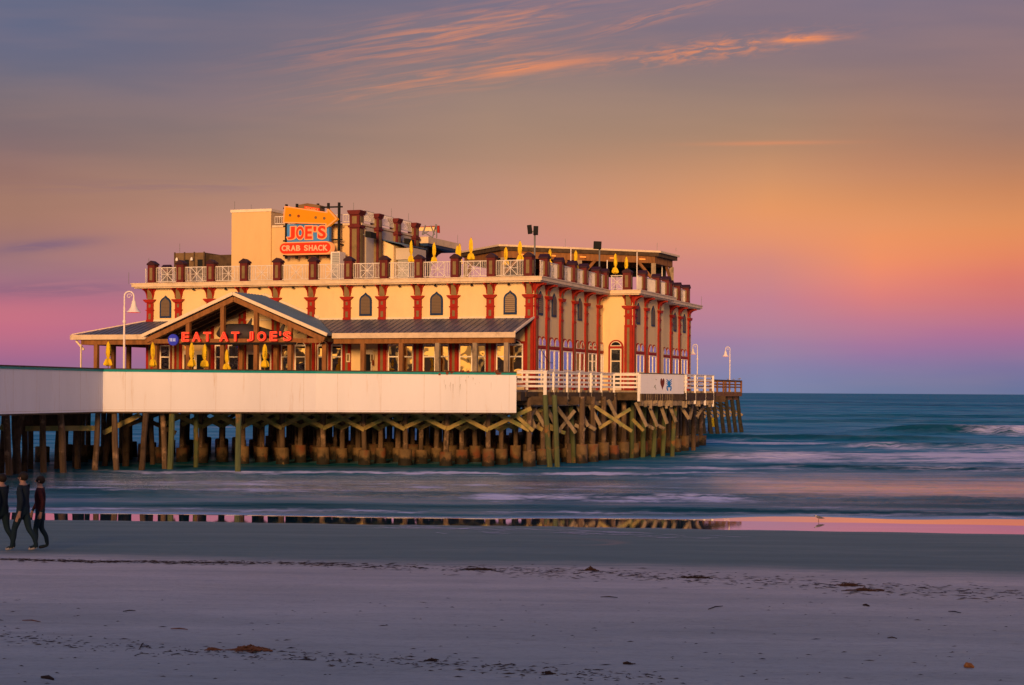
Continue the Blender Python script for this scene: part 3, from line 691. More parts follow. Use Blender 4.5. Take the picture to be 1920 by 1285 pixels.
def add_pile(parent, *a, **k):
    mts = k.pop('split', True)
    m = MB(); foot = k.get('foot', True)
    k1 = dict(k); k1['foot'] = False
    pile_mb(m, *a, **k1); o = m.build('pile', parent)
    if foot:
        m = MB(); x, y = a[0], a[1]; m.mat('jacket'); fz = k.get('fz', 0.95) + random.uniform(-.14, .14); w = k.get('fr_', 0.36) * random.uniform(.94, 1.08)
        sd_ = random.random() * 6
        m.lathe((x, y, 0), [(w * 1.14, -1.5), (w * 1.10, -0.05), (w * 1.02, 0.10), (w * 1.0, fz - 0.12), (w * 0.99, fz - 0.02), (w * 0.94, fz)], 12,
                lambda i, kk: 1 + 0.05 * math.sin(kk * 2.4 + i * 1.3 + sd_))
        m.build('footing', o)
    return o
npile = 0
grid = {}
for j in range(0, 8):
    for i in range(0, 12):
        if j >= 5 and i > 10: continue
        p = a0 + bi * i + bj * j
        if p.x < -27 : continue
        x, y = p.x + random.uniform(-.06, .06), p.y + random.uniform(-.06, .06)
        grid[(i, j)] = (x, y)
        if npile < 78:
            add_pile(plat, x, y, mt='pile', r=random.uniform(.125, .165), lean=(random.gauss(0, .04), 0)); npile += 1
        
# right hand row on the seaward side, footings showing below the side rail
for k in range(12):
    f = k / 11; x = 4.3 + (12.9 - 4.3) * f; y = 104.8 + (127.6 - 104.8) * f
    add_pile(plat, x, y, r=0.17, fz=1.05); npile += 1
print('piles', npile)
m = MB()
for j in range(0, 19):
    for i in range(-2, 13):
        if (i, j) in grid and j * 12 + i < 78: continue
        p = a0 + bi * i + bj * j
        if i < 0 and p.y < 106: continue
        if i > 6 and j > 10: continue
        if p.x > 4.3 + (p.y - 104.8) * 0.377 - 0.8: continue
        pile_mb(m, p.x, p.y, r=0.17)
m.build('pile', plat, label='darker rows of piles deep under the deck', kind='stuff')
# X braces between the front piles (three rows) and diagonal braces between rows
def brace(p, q, w=0.09, h=0.24, mt='brace', name='brace', parent=None):
    m = MB().mat(mt); m.beam(p, q, w, h); return m.build(name, parent or plat)
nb_ = 0
for j in range(0, 3):
    for i in range(0, 9):
        if (i + 1, j) not in grid: continue
        x0, y0 = grid[(i, j)]; x1, y1 = grid[(i + 1, j)]
        lo, hi_ = 2.15 + random.uniform(-.1, .1), 3.42
        brace((x0, y0 - 0.26, lo), (x1 - 0.1, y1 - 0.26, hi_)); nb_ += 1
        brace((x1, y1 - 0.15, lo + .05), (x0 + 0.1, y0 - 0.15, hi_)); nb_ += 1
for j in (0, 1):
    for i in range(0, 9):
        if (i, j + 1) not in grid: continue
        x0, y0 = grid[(i, j)]; x1, y1 = grid[(i, j + 1)]
        brace((x0 - 0.25, y0, 2.35), (x1 - 0.25, y1, 3.8), 0.12, 0.2, 'greywood'); nb_ += 1
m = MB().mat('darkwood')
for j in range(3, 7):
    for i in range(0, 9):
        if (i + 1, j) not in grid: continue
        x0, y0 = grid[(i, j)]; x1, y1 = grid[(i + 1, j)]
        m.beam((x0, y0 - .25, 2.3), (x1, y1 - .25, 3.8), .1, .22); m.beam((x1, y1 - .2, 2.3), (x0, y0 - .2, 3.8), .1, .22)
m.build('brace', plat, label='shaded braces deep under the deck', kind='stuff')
# green algae covered fender piles along the side, with long planks between them
side = [(1022, 755, 1031, 876, 'pilegreen'), (1040, 756, 1045, 876, 'pilegreen'), (1069, 758, 1076, 868, 'pilegreen'),
        (1186, 760, 1184, 858, 'pilegreen'), (1209, 755, 1205, 857, 'pilegreen'), (1231, 755, 1225, 857, 'pilegreen'), (1247, 755, 1243, 856, 'pilegreen'), (1266, 755, 1261, 857, 'pilegreen')]
for (pt, yt, pb, yb, mtn) in side:
    g0 = ground(pb, yb); tp = at(pt, yt, g0.y)
    add_pile(plat, g0.x, g0.y, top=4.2, r=0.16, lean=(g0.x - tp.x, 0), foot=False, mt=mtn)
for (x0, y0, x1, y1, dep, mtn) in [
    (975, 735, 1004, 803, 101, 'greywood'), (963, 775, 1000, 808, 99.4, 'brace'), (1000, 762, 1022, 800, 102, 'greywood'), (1026, 765, 1049, 812, 102.5, 'greywood'), (1046, 766, 1080, 812, 103.2, 'greywood'),
    (1080, 755, 1103, 800, 106, 'greywood'), (1100, 750, 1126, 798, 107, 'greywood'), (1115, 762, 1185, 809, 106.5, 'brace'), (1182, 767, 1123, 803, 107.2, 'brace'), (1078, 797, 1097, 806, 105, 'greywood'), (1102, 797, 1117, 806, 106, 'greywood'),
    (1192, 755, 1213, 800, 111.2, 'greywood'), (1214, 755, 1233, 800, 112.6, 'greywood'), (1236, 752, 1251, 795, 114, 'greywood'), (1252, 752, 1268, 792, 115, 'greywood'), (1271, 753, 1292, 786, 117, 'greywood'),
    (1213, 797, 1226, 804, 112, 'greywood'), (1232, 797, 1246, 804, 113.6, 'greywood'), (1186, 786, 1207, 808, 112.5, 'brace'), (1302, 745, 1293, 787, 120, 'greywood'), (1327, 750, 1306, 782, 122, 'greywood'), (1304, 757, 1330, 745, 123, 'wood'), (1020, 800, 1060, 812, 103, 'brace'), (1045, 812, 1078, 770, 104.6, 'greywood'), (1140, 750, 1165, 800, 109, 'greywood')]:
    p = at(x0, y0, dep); q = at(x1, y1, dep - 0.35)
    brace(tuple(p), tuple(q), 0.10, 0.21, mtn)
# short posts under the corner
for px, yb in ((1067, 868), (1131, 862), (1300, 845)):
    g0 = ground(px, yb); add_pile(plat, g0.x, g0.y, top=4.0 if px != 1067 else 1.2, foot=False, r=0.17)
m = MB().mat('greywood')
for (a, b_, z) in (((2.0, 101.5), (6.68, 111.5), 3.75), ((8.3, 110.9), (11.57, 115.5), 3.72), ((11.57, 115.5), (14.2, 121.4), 3.8), ((1.1, 101.2), (2.4, 101.4), 3.72)):
    m.beam((a[0], a[1], z), (b_[0], b_[1], z), 0.18, 0.42)
for k in range(26):
    f = k / 25; 
    for (a, b_) in (((2.0, 101.3), (6.68, 111.3)), ((8.3, 110.7), (11.57, 115.3)), ((11.57, 115.3), (14.3, 121.5))):
        x = a[0] + (b_[0] - a[0]) * f; y = a[1] + (b_[1] - a[1]) * f
        if random.random() < 0.5: m.box(x - .09, x + .09, y - .05, y + .1, random.uniform(3.3, 3.9), 4.5)
m.build('edge_beam', plat)

# ------------------------------------------------------------------ white side railing
dr = thing('deck_railing', 'white timber railing along the seaward side deck of the restaurant', 'railing', (4, 106, DECK))
def rail_post(parent, x, y, z0=4.0, z1=5.58, w=0.13, mt='white'):
    m = MB().mat(mt); m.box(x - w/2, x + w/2, y - w/2, y + w/2, z0, z1); return m.build('rail_post', parent)
def rails(parent, P, mt='white', zs=(5.52, 5.25, 4.98, 4.72), hh=0.13, top=True, name='rail'):
    for z in zs:
        m = MB().mat(mt)
        for a, b_ in zip(P[:-1], P[1:]): m.beam((a[0], a[1], z), (b_[0], b_[1], z), 0.05, hh)
        m.build(name, parent)
    if top:
        m = MB().mat(mt)
        for a, b_ in zip(P[:-1], P[1:]): m.beam((a[0], a[1], zs[0] + hh/2 + .035), (b_[0], b_[1], zs[0] + hh/2 + .035), 0.2, 0.05)
        m.build('top_rail', parent)
rails(dr, [(0.3, 100.9), (2.0, 101.25), (6.68, 111.25), (8.25, 110.65)])
for (px, w, z0) in ((988, .16, 4.1), (1022, .2, 3.75)):
    p = at(px, 700, 101.2); rail_post(dr, p.x, p.y - .05, z0, 5.6, w)
for f, z0 in ((0.09, 4.0), (0.28, 3.9), (0.45, 3.5), (0.62, 3.4), (0.78, 3.8), (0.98, 3.7)):
    x = 2.0 + 4.68 * f; y = 101.3 + 10 * f; rail_post(dr, x + .04, y - .06, z0)
rail_post(dr, 8.2, 110.55, 3.8, 5.6, .16)
dr2 = thing('deck_railing', 'white timber railing between the painted board and the brown fishing pier', 'railing', (13, 118, DECK))
rails(dr2, [(11.6, 115.3), (14.3, 121.5)])
for f, z0 in ((0.05, 3.9), (0.36, 3.6), (0.7, 3.5), (0.98, 3.4)):
    rail_post(dr2, 11.57 + 2.73 * f + .03, 115.25 + 6.2 * f - .05, z0, 5.58, 0.14)
dr3 = thing('deck_railing', 'white timber railing receding along the far side deck towards the outer lamp', 'railing', (15, 130, DECK))
rails(dr3, [(14.3, 121.5), backR])
for f in (0.2, 0.4, 0.6, 0.8, 1.0): rail_post(dr3, 14.3 + (backR[0] - 14.3) * f, 121.5 + (backR[1] - 121.5) * f)
# painted board with heart and crab
sb = thing('painted_board', 'large white board painted with a brown heart and a blue crab', 'sign', (10, 113, 3.2))
P0 = Vector((8.33, 110.55, 0)); P1 = Vector((11.6, 115.15, 0)); dv = (P1 - P0); ln_ = dv.length; dv.normalize(); nv = Vector((dv.y, -dv.x, 0))
def BT(x, y, z): p = P0 + dv * x + nv * (-y); return Vector((p.x, p.y, z))
z_hi = 5.60; z_lo = 4.30
m = MB(BT).mat('panel'); m.box(0, ln_, 0, 0.06, z_lo, z_hi); m.build('board', sb)
m = MB(BT).mat('darkwood'); m.box(0, ln_, -0.04, 0.1, z_hi, z_hi + 0.05); m.build('board_cap', sb)
MT['heart'] = mat('heart_brown', (0.15, 0.03, 0.02), 0.7, var=0.1, bump=0)
MT['crabblue'] = mat('crab_blue', (0.01, 0.20, 0.62), 0.6, var=0.1, bump=0)
MT['faded'] = mat('faded_green', (0.10, 0.13, 0.09), 0.8, bump=0)
def bx(px, py=720):
    # along-board position of a picture column
    r = ray(px, py).x; return (r * P0.y - P0.x) / (dv.x - r * dv.y)
def bz(px, py):
    p = P0 + dv * bx(px, py); return CAMZ + ray(px, py).z * p.y
hx = bx(1242); hz = bz(1242, 721)
pts = []
for k in range(40):
    a = 2 * math.pi * k / 40
    X_ = 16 * math.sin(a) ** 3; Y_ = 13 * math.cos(a) - 5 * math.cos(2*a) - 2 * math.cos(3*a) - math.cos(4*a)
    pts.append((hx + X_ / 16 * (bx(1246) - bx(1238)) / 2, hz + (Y_ + 2.5) / 14.5 * 0.40))
m = MB(BT).mat('heart'); m.vprism(pts, -0.004, 0.03); m.build('heart', sb)
cx_, cz_ = bx(1254.5), bz(1254.5, 722); cw = (bx(1259.5) - bx(1249.5)) / 2; ch = 0.40
def CB(lst): return [(cx_ + x * cw, cz_ + z * ch) for x, z in lst]
m = MB(BT).mat('crabblue')
m.vprism(CB([(.55*math.cos(a), .1 + .55*math.sin(a)) for a in [2*math.pi*k/20 for k in range(20)]]), -0.004, 0.03)
for sgn in (-1, 1):
    for (z0, z1) in ((.75, .95), (.45, .62), (.15, .25)):
        m.vprism(CB([(sgn*.25, z0-.25), (sgn*1.0, z1-.1), (sgn*.95, z1+.06), (sgn*.2, z0-.05)]), -0.006, 0.02)
    m.vprism(CB([(sgn*.35, -.2), (sgn*.85, -.15), (sgn*1.0, -.6), (sgn*.7, -.98), (sgn*.22, -.98), (sgn*.5, -.8), (sgn*.25, -.72), (sgn*.55, -.6), (sgn*.5, -.42)]), -0.008, 0.02)
m.vprism(CB([(-.1, .6), (0, 1.05), (.1, .6)]), -0.009, 0.02)
m.build('crab_emblem', sb)
m = MB(BT).mat('faded')
for (x0, y0, x1, y1) in ((1226, 727, 1229, 722), (1227.5, 723, 1230, 731), (1229, 711, 1231, 713)):
    a = (bx(x0, y0), -0.006, bz(x0, y0)); b_ = (bx(x1, y1), -0.006, bz(x1, y1)); m.beam(a, b_, 0.03, 0.02)
m.build('faded_mark', sb)
# rusty life ring box
# ------------------------------------------------------------------ outer fishing pier
fp = thing('fishing_pier', 'brown timber fishing pier reaching out to sea behind the restaurant', 'pier', (20, 170, 0))
E = Vector((25.5, 190, 0)); vd = Vector((VX, VY, 0)); ud = Vector((AX, AY, 0))
def FT(x, y, z): p = E + ud * x - vd * y; return Vector((p.x, p.y, z))   # x<=0 to the left, y back towards the shore
FL = 46.0; FW = 7.0
m = MB(FT).mat('greywood'); m.box(-FW, 0, 0, FL, DECK - .12, DECK); m.build('deck', fp)
m = MB(FT).mat('wood'); m.box(-FW, .05, -.05, .1, 4.0, 4.42); m.box(-.02, .1, 0, FL, 4.0, 4.42)
m.box(-FW, -.2, .4, .7, 3.6, 4.0); m.box(-.5, -.2, 0, FL, 3.6, 3.99); m.build('edge_beam', fp)
for k in range(15):
    for x in (-0.3, -3.4, -6.6):
        y = 0.6 + k * 3.0
        p = FT(x, y, 0); add_pile(fp, p.x + (0.5 if x > -1 else (-.5 if x < -6 else 0)), p.y, top=4.0, r=0.21, lean=((0.5 if x > -1 else (-.5 if x < -6 else 0)), 0), foot=False, mt='wetwood')
for k in range(12):
    y = 0.6 + k * 3.0
    a = FT(-0.3, y, 3.9); b_ = FT(-0.1, y + 3.0, 2.0)
    m = MB().mat('greywood'); m.beam(tuple(FT(-3.4, y, 3.9)), tuple(FT(0.3, y - .1, 1.9)), .12, .24); m.build('brace', fp)
    m = MB().mat('darkwood'); m.beam(tuple(FT(-6.6, y, 1.9)), tuple(FT(-3.2, y - .1, 3.9)), .12, .24); m.build('brace', fp)
fr2 = thing('pier_railing', 'brown timber railing round the end of the outer fishing pier', 'railing', tuple(E + Vector((0, 0, DECK))))
for z in (5.62, 5.3, 5.0):
    m = MB(FT).mat('wood'); m.box(-FW, 0, -.03, .03, z - .07, z + .07); m.box(-.03, .03, .03, FL, z - .07, z + .07); m.build('rail', fr2)
m = MB(FT).mat('darkwood'); m.box(-FW, .1, -.1, .12, 5.70, 5.76); m.box(-.12, .12, .12, FL, 5.70, 5.76); m.build('top_rail', fr2)
for k in range(5):
    x = -FW * k / 4; m = MB(FT).mat('wood'); m.box(x - .1, x + .1, -.1, .06, 4.2, 5.7); m.build('rail_post', fr2)
for k in range(1, 16):
    y = k * 3.0; m = MB(FT).mat('wood'); m.box(-.1, .08, y - .1, y + .1, 4.2, 5.7); m.build('rail_post', fr2)
m = MB().mat('yellow'); g0 = ground(1337, 803.5); m.lathe((g0.x, g0.y, 0), [(.32, 0.0), (.36, .15), (.36, 1.2), (.30, 1.35)], 10); by = m.build('marker_buoy')
tag(by, 'small yellow drum marker among the piles of the fishing pier', 'marker')

# ------------------------------------------------------------------ approach pier and its white parapet
ap = thing('approach_pier', 'timber walkway on bare wooden piles coming in from the left', 'pier', (-24, 85, 0))
ap_poly = [(-30.6, 45.0), (-24.4, 80.9), (-22.2, 92.1), XY(B(-34.5, -5.0, 0)), (-33.5, 90), (-39.0, 45.0)]
m = MB().mat('greywood'); m.prism(ap_poly, DECK - .12, DECK); m.build('deck', ap)
m = MB().mat('darkwood')
for k in range(14):
    y = 58 + k * 3.0; m.box(-33.5 + (92 - y) * -.05, -24.6 + (y - 80.9) * .198, y, y + .3, 3.75, 4.36)
m.build('deck_joists', ap)
for (pb, yb, pt, mtn, r) in [(17, 891, 12, 'pile', .22), (82, 886, 80, 'pile', .2), (119, 887, 114, 'pile', .22), (146, 881, 146, 'darkwood', .22), (178, 882, 184, 'pile', .2), (218, 882, 214, 'pile', .2),
        (33, 889, 28, 'darkwood', .26), (46, 884, 47, 'darkwood', .2), (57, 881, 58, 'darkwood', .18), (106, 879, 111, 'darkwood', .2), (140, 876, 142, 'darkwood', .16), (2, 886, 9, 'darkwood', .2), (24, 886, 42, 'pile', .2),
        (196, 874, 206, 'darkwood', .2), (235, 874, 238, 'darkwood', .25), (266, 882, 273, 'darkwood', .2), (309, 880, 305, 'pile', .19), (318, 881, 323, 'pilegreen', .2), (367, 876, 368, 'pilegreen', .17), (446, 885, 447, 'pilegreen', .2), (286, 872, 283, 'darkwood', .18)]:
    g0 = ground(pb, yb); tp = at(pt, 775, g0.y)
    wy = np.interp(g0.x, [-24.3, -22.1, -11.0, .24], [80.9, 92.0, 95.6, 97.5])
    add_pile(ap, g0.x, g0.y, top=4.0 if g0.y > wy + .3 else 3.12, r=r * .8, lean=((g0.x - tp.x) * 4.0 / max(0.5, tp.z), 0), foot=False, mt=mtn)
for (y, x0) in ((66, -26.8), (74, -25.3)):
    for k in range(3): add_pile(ap, x0 - k * 3, y, top=4.0, r=.2, foot=False)
p = at(48, 804, 90.5); q = at(186, 803, 92.5); brace(tuple(p), tuple(q), .15, .28, 'brace', 'cross_beam', ap)
p = at(193, 812, 93.5); q = at(262, 778, 94.5); brace(tuple(p), tuple(q), .15, .26, 'brace', 'brace', ap)
p = at(0, 800, 88.5); q = at(14, 806, 88.6); brace(tuple(p), tuple(q), .15, .3, 'brace', 'brace', ap)
p = at(330, 812, 99); q = at(262, 782, 99); brace(tuple(p), tuple(q), .12, .24, 'darkwood', 'brace', ap)
p = at(240, 797, 97); q = at(300, 775, 97); brace(tuple(p), tuple(q), .12, .24, 'darkwood', 'brace', ap)
m = MB().mat('darkwood')
a = at(42, 770, 93); m.box(a.x, at(152, 770, 93).x, 93, 93.2, at(42, 803, 93).z, 3.9)
m.build('boarded_screen', ap)
MT['joint'] = mat('panel_joint', (0.60, 0.50, 0.44), 0.8, var=.3)
MT['drip'] = mat('dark_drip_stain', (0.22, 0.15, 0.10), 0.9, var=.5)
wall = thing('parapet_wall', 'long white panelled parapet with teal trim in front of the restaurant', 'parapet', (-11, 95.6, 3.2))
for k, (a, b_) in enumerate(zip(PAR[:-1], PAR[1:])):
    d = Vector((b_[0]-a[0], b_[1]-a[1], 0)); L = d.length; d.normalize(); nn = Vector((d.y, -d.x, 0)); A = Vector((a[0], a[1], 0))
    T = lambda x, y, z, A=A, d=d, nn=nn: Vector(((A + d*x - nn*y).x, (A + d*x - nn*y).y, z))
    m = MB(T).mat('panel'); e = 0.0 if k == 3 else 0.0
    m.box(0, L, -0.07, 0.08, 3.18, 5.34); m.build('panel', wall)
    m = MB(T).mat('joint'); x = 1.22
    while x < L - .3:
        m.box(x - .008, x + .008, -0.0725, -0.06, 3.19, 5.34); x += 2.44
    m.box(0.02, L - .02, -0.073, -0.06, 3.27, 3.285); m.build('joint_strip', wall)
    m = MB(T).mat('teal'); m.box(0, L, -0.10, 0.12, 5.34, 5.46); m.build('teal_trim', wall)
    m = MB(T).mat('darkwood'); m.box(0, L, -0.13, 0.2, 5.46, 5.52); m.build('cap', wall)
    m = MB(T).mat('darkwood'); m.box(0.01, L - .01, -0.04, 0.14, 3.10, 3.18); m.build('bottom_rail', wall)
def PT(x, y, z): A = Vector((-11, 95.6, 0)); d = Vector((11.24, 1.9, 0)).normalized(); nn = Vector((d.y, -d.x, 0)); p = A + d*x - nn*y; return Vector((p.x, p.y, z))
for (px, py, w, h) in ((824, 702, .18, .13), (838, 699, .2, .30), (846.5, 698, .28, .17), (866.7, 696.5, .25, .16), (877.5, 697.5, .2, .18), (931.5, 698, .22, .30), (936, 701, .25, .1)):
    r = ray(px, py).x; d = Vector((11.24, 1.9, 0)).normalized(); x = (r * 95.6 + 11) / (d.x - r * d.y); z = CAMZ + ray(px, py).z * (95.6 + d.y * x)
    m = MB(PT).mat('rust'); n = 11
    m.vprism([(x + w/2 * random.uniform(.6, 1.25) * math.cos(2*math.pi*k/n), z + h/2 * random.uniform(.6, 1.3) * math.sin(2*math.pi*k/n)) for k in range(n)], -0.115, -0.0)
    m.build('rust_patch', wall)
random.seed(5)
for k in range(17):
    px = random.choice((826, 838, 846, 858, 862, 877, 893, 898, 931)) + random.gauss(0, 6); r = ray(px, 700).x; d = Vector((11.24, 1.9, 0)).normalized(); x = (r * 95.6 + 11) / (d.x - r * d.y)
    zt_ = random.uniform(4.7, 5.3); L = random.uniform(.1, .95) * random.random() + .08; w = random.uniform(.004, .013)
    m = MB(PT).mat('drip'); m.vprism([(x - w, zt_), (x + w, zt_ - .03), (x + w * .6, zt_ - L * .6), (x + w * .2, zt_ - L), (x - w * .5, zt_ - L * .5)], -.0745, -.05); m.build('drip_stain', wall)
# ------------------------------------------------------------------ the restaurant
rs = thing('pier_restaurant', 'two storey cream restaurant with red pilasters standing on the pier', 'restaurant', (CX, CY, DECK), BROT)
ZT = 11.08; ZC = 11.40
C2 = S2; C3 = S2 - REC
body = [(-W, 0), (0, 0), (0, V1), (C2, V1), (C2, V2), (C3, V2), (C3, V3), (-10, V3), (-10, 24), (-W, 24)]
m = MB(B).mat('stucco'); m.prism(body, DECK, ZT + 0.01); m.build('wall', rs)
def outl(e): return [(-W - e, -e), (e, -e), (e, V1 - e), (C2 + e, V1 - e), (C2 + e, V2 + e), (C3 + e, V2 + e + .02), (C3 + e, V3 + e), (-10 - e, V3 + e), (-10 - e, 24 + e), (-W - e, 24 + e)]
m = MB(B).mat('cornice'); m.prism(outl(0.75), 11.16, 11.36); m.prism(outl(0.62), 11.08, 11.16); m.prism(outl(0.80), 11.36, 11.42); m.build('cornice', rs)
m = MB(B).mat('roofdeck'); m.prism(outl(0.5), 11.42, 11.44); m.build('roof', rs)

class Face:            # a wall face: s runs along it, d is outward
    def __init__(s, ox, oy, ax, ay, nx, ny): s.__dict__.update(ox=ox, oy=oy, ax=ax, ay=ay, nx=nx, ny=ny)
    def T(s, a, d, z): return B(s.ox + s.ax * a + s.nx * d, s.oy + s.ay * a + s.ny * d, z)
FF = Face(0, 0, 1, 0, 0, -1)                 # front: s = local x
FR = Face(0, 0, 0, 1, 1, 0)                  # right side: s = local y
FN = Face(0, V1, 1, 0, 0, -1)                # the short return facing front
FR2 = Face(C2, 0, 0, 1, 1, 0); FR3 = Face(C3, 0, 0, 1, 1, 0)
def arch_pts(c, w, z0, z1, pointed=0.0, n=16):
    r = w / 2; pts = [(c - r, z0), (c - r, z1 - r)]
    for k in range(1, n):
        a = math.pi - math.pi * k / n; pts.append((c + r * math.cos(a), z1 - r + r * math.sin(a) + pointed * max(0, 1 - abs(math.cos(a)) * 3.5)))
    pts += [(c + r, z1 - r), (c + r, z0)]
    return pts
def pilaster(face, s, w, z0=DECK, base=8.9, full=True, d0=0.0):
    T = face.T; m = MB(T)
    if z0 < base:            # lower shaft
        m.mat('red'); m.box(s - w*.55, s + w*.55, d0 - .02, .12, z0, base)
        m.mat('olive'); m.box(s - w*.17, s + w*.17, .12, .135, z0 + .3, base - .05)
    m.mat('trim' if z0 >= base else 'red'); m.box(s - w*.55, s + w*.55, d0 - .02, .15, base, base + .12)
    m.mat('red'); m.box(s - w*.48, s + w*.48, d0 - .02, .125, base + .12, 10.18)
    m.box(s - w*.60, s + w*.60, d0 - .02, .17, 9.62, 9.68)
    m.vprism([(s - w*.5, 10.14), (s + w*.5, 10.14), (s + w*.86, 10.30), (s + w*.86, 10.36), (s - w*.86, 10.36), (s - w*.86, 10.30)], -.02, .26)
    m.mat('olive'); m.box(s - w*.17, s + w*.17, .125, .14, 9.05, 9.42); m.box(s - w*.14, s + w*.14, .125, .14, 9.82, 10.04)
    m.box(s - w*.36, s + w*.36, d0 - .02, .13, 10.36, ZT)
    # corbels carrying the eave: one outward, one to each side
    arc = [(.0, ZT), (.0, 10.40)]
    def corbel(dep):
        p = [(0.10, 10.42)]
        for k in range(8):
            a = math.pi / 2 * k / 7; p.append((0.12 + dep * (1 - math.cos(a)), 10.48 + (ZT - 10.60) * math.sin(a)))
        p += [(0.12 + dep, ZT), (0.10, ZT)]
        return p
    m.mat('red')
    m2 = MB(lambda x, y, z: T(s + x, y, z)); pr = corbel(0.52)
    for x0 in (-w*.52, w*.36):
        n = len(pr); m.add([(s + x0, y, z) for y, z in pr] + [(s + x0 + w*.16, y, z) for y, z in pr], [tuple(range(n)), tuple(range(n, 2*n))] + [(i, (i+1) % n, n+(i+1) % n, n+i) for i in range(n)])
    for sg in (-1, 1):
        p2 = [(s + sg * w*.36, 10.42), (s + sg * w*.55, 10.62), (s + sg * w*.62, 10.85), (s + sg * w*.92, ZT - .04), (s + sg * w*.92, ZT), (s + sg * w*.36, ZT)]
        m.vprism(p2, 0.0, .10)
    return m.build('pilaster', rs)
for px in FRONT_PX:
    s = LX(px, 0, 575) if px < 985 else -0.27
    pilaster(FF, s, 0.50)
RP = [(1003.5, FR, .27), (1026.3, FR, None), (1052, FR, None), (1076, FR, None), (1099, FR, None), (1122, FR, None)]
sr = []
for px, fc, s in RP:
    s = s if s is not None else LY(px, .06, 640); sr.append(s); pilaster(FR, s, .5)
pilaster(FN, C2 - .28, .52)
sr2 = []
for px in (1188.5, 1211, 1236): s = LY(px, C2 + .06, 640); sr2.append(max(V1 + .27, s)); pilaster(FR2, max(V1 + .27, s), .5)
sr3 = []
for px in (1258.5, 1274.5, 1291.5): s = LY(px, C3 + .06, 640); sr3.append(s); pilaster(FR3, s, .5)
print('right bays', sr, sr2, sr3)

def arched_louver(face, s, lo='louver', w=.70, z0=9.25, z1=10.42):
    m = MB(face.T).mat('navy'); m.vprism(arch_pts(s, w + .16, z0 - .12, z1 + .08, .12), -.01, .07); f = m.build('window', rs)
    m = MB(face.T).mat(lo); m.vprism(arch_pts(s, w - .06, z0, z1 - .04, .08), .05, .085); m.build('louver', f)
for px, lo in ((311, 'louver'), (458 + 28, None), (686, 'louver'), (819, 'louver'), (957, 'louver2')):
    if lo: arched_louver(FF, LX(px, 0, 565), lo)
for px, lo in ((1012.5, 'louver2'), (1038, 'louver'), (1086.5, 'louver')): arched_louver(FR, LY(px, 0, 565), lo)
for px in (1196, 1224): arched_louver(FR2, LY(px, C2, 580))
for px in (1265, 1282.5): arched_louver(FR3, LY(px, C3, 590))

def sash(face, s0, s1, z0=4.85, z1=7.0, rail=5.75, gl='glass', red=True, name='window'):
    T = face.T; m = MB(T)
    if red: m.mat('red'); m.box(s0 - .10, s1 + .10, 0, .05, z0 - .08, z1 + .16)
    m.mat('framewhite'); w = .075
    m.box(s0, s0 + w, 0, .10, z0, z1); m.box(s1 - w, s1, 0, .10, z0, z1); m.box(s0 + w, s1 - w, 0, .10, z1 - w, z1); m.box(s0 + w, s1 - w, 0, .10, z0, z0 + w)
    m.box(s0 + w, s1 - w, 0, .085, rail - .04, rail + .04)
    f = m.build(name, rs)
    m = MB(T).mat(gl); m.box(s0 + w, s1 - w, .0, .065, z0 + w, rail - .04); m.build('pane', f)
    m = MB(T).mat(gl); m.box(s0 + w, s1 - w, .0, .075, rail + .04, z1 - w); m.build('pane', f)
def fpx(px): return LX(px, 0, 660)
ztop = LZ(850, 645.5, fpx(850), 0); zrail = LZ(850, 669, fpx(850), 0)
for a, b_ in ((728.2, 749.5), (754.5, 776), (794, 817.5), (822, 843), (861.7, 886.5), (891.5, 912), (931, 951), (954.5, 981.5),
              (596, 616), (622, 642.5), (553.5, 575), (528, 545), (404, 424), (428.5, 449.5), (301, 320)):
    sash(FF, fpx(a), fpx(b_), 4.9, ztop, zrail)
for a in (739 + 13, 752 - 12, 805.5, 832.5, 874, 902, 941, 968, 564, 607, 632):        # half round heads under the porch
    s = fpx(a); m = MB(FF.T).mat('red'); m.vprism([(s + .46*math.cos(x), 7.18 + .42*math.sin(x)) for x in [math.pi*k/12 for k in range(13)]], 0, .06)
    o = m.build('transom', rs); m = MB(FF.T).mat('trim'); m.vprism([(s + .36*math.cos(x), 7.20 + .33*math.sin(x)) for x in [math.pi*k/12 for k in range(13)]], .05, .08); m.build('frame', o)
    m = MB(FF.T).mat('glass_dark'); m.vprism([(s + .27*math.cos(x), 7.24 + .24*math.sin(x)) for x in [math.pi*k/12 for k in range(13)]], .075, .095); m.build('pane', o)
def door(face, s0, s1, z1=6.7, dark='glass_dark', poster=False):
    m = MB(face.T).mat('trim'); m.box(s0 - .12, s1 + .12, 0, .07, DECK, z1 + .25); d = m.build('door', rs)
    m = MB(face.T).mat(dark); m.box(s0, s1, .06, .09, DECK + .25, z1); m.build('pane', d)
for a, b_ in ((466.5, 477.5), (491, 507), (347, 352.5), (370, 383.5), (359, 364.5), (685.5, 696)):
    door(FF, fpx(a), fpx(b_))
s = fpx(376.5); m = MB(FF.T).mat('blue_sign'); m.box(s - .2, s + .22, .09, .11, 5.2, 5.72); m.build('poster', rs)
# wall boards either side of the service door
for px in (664, 705): pass
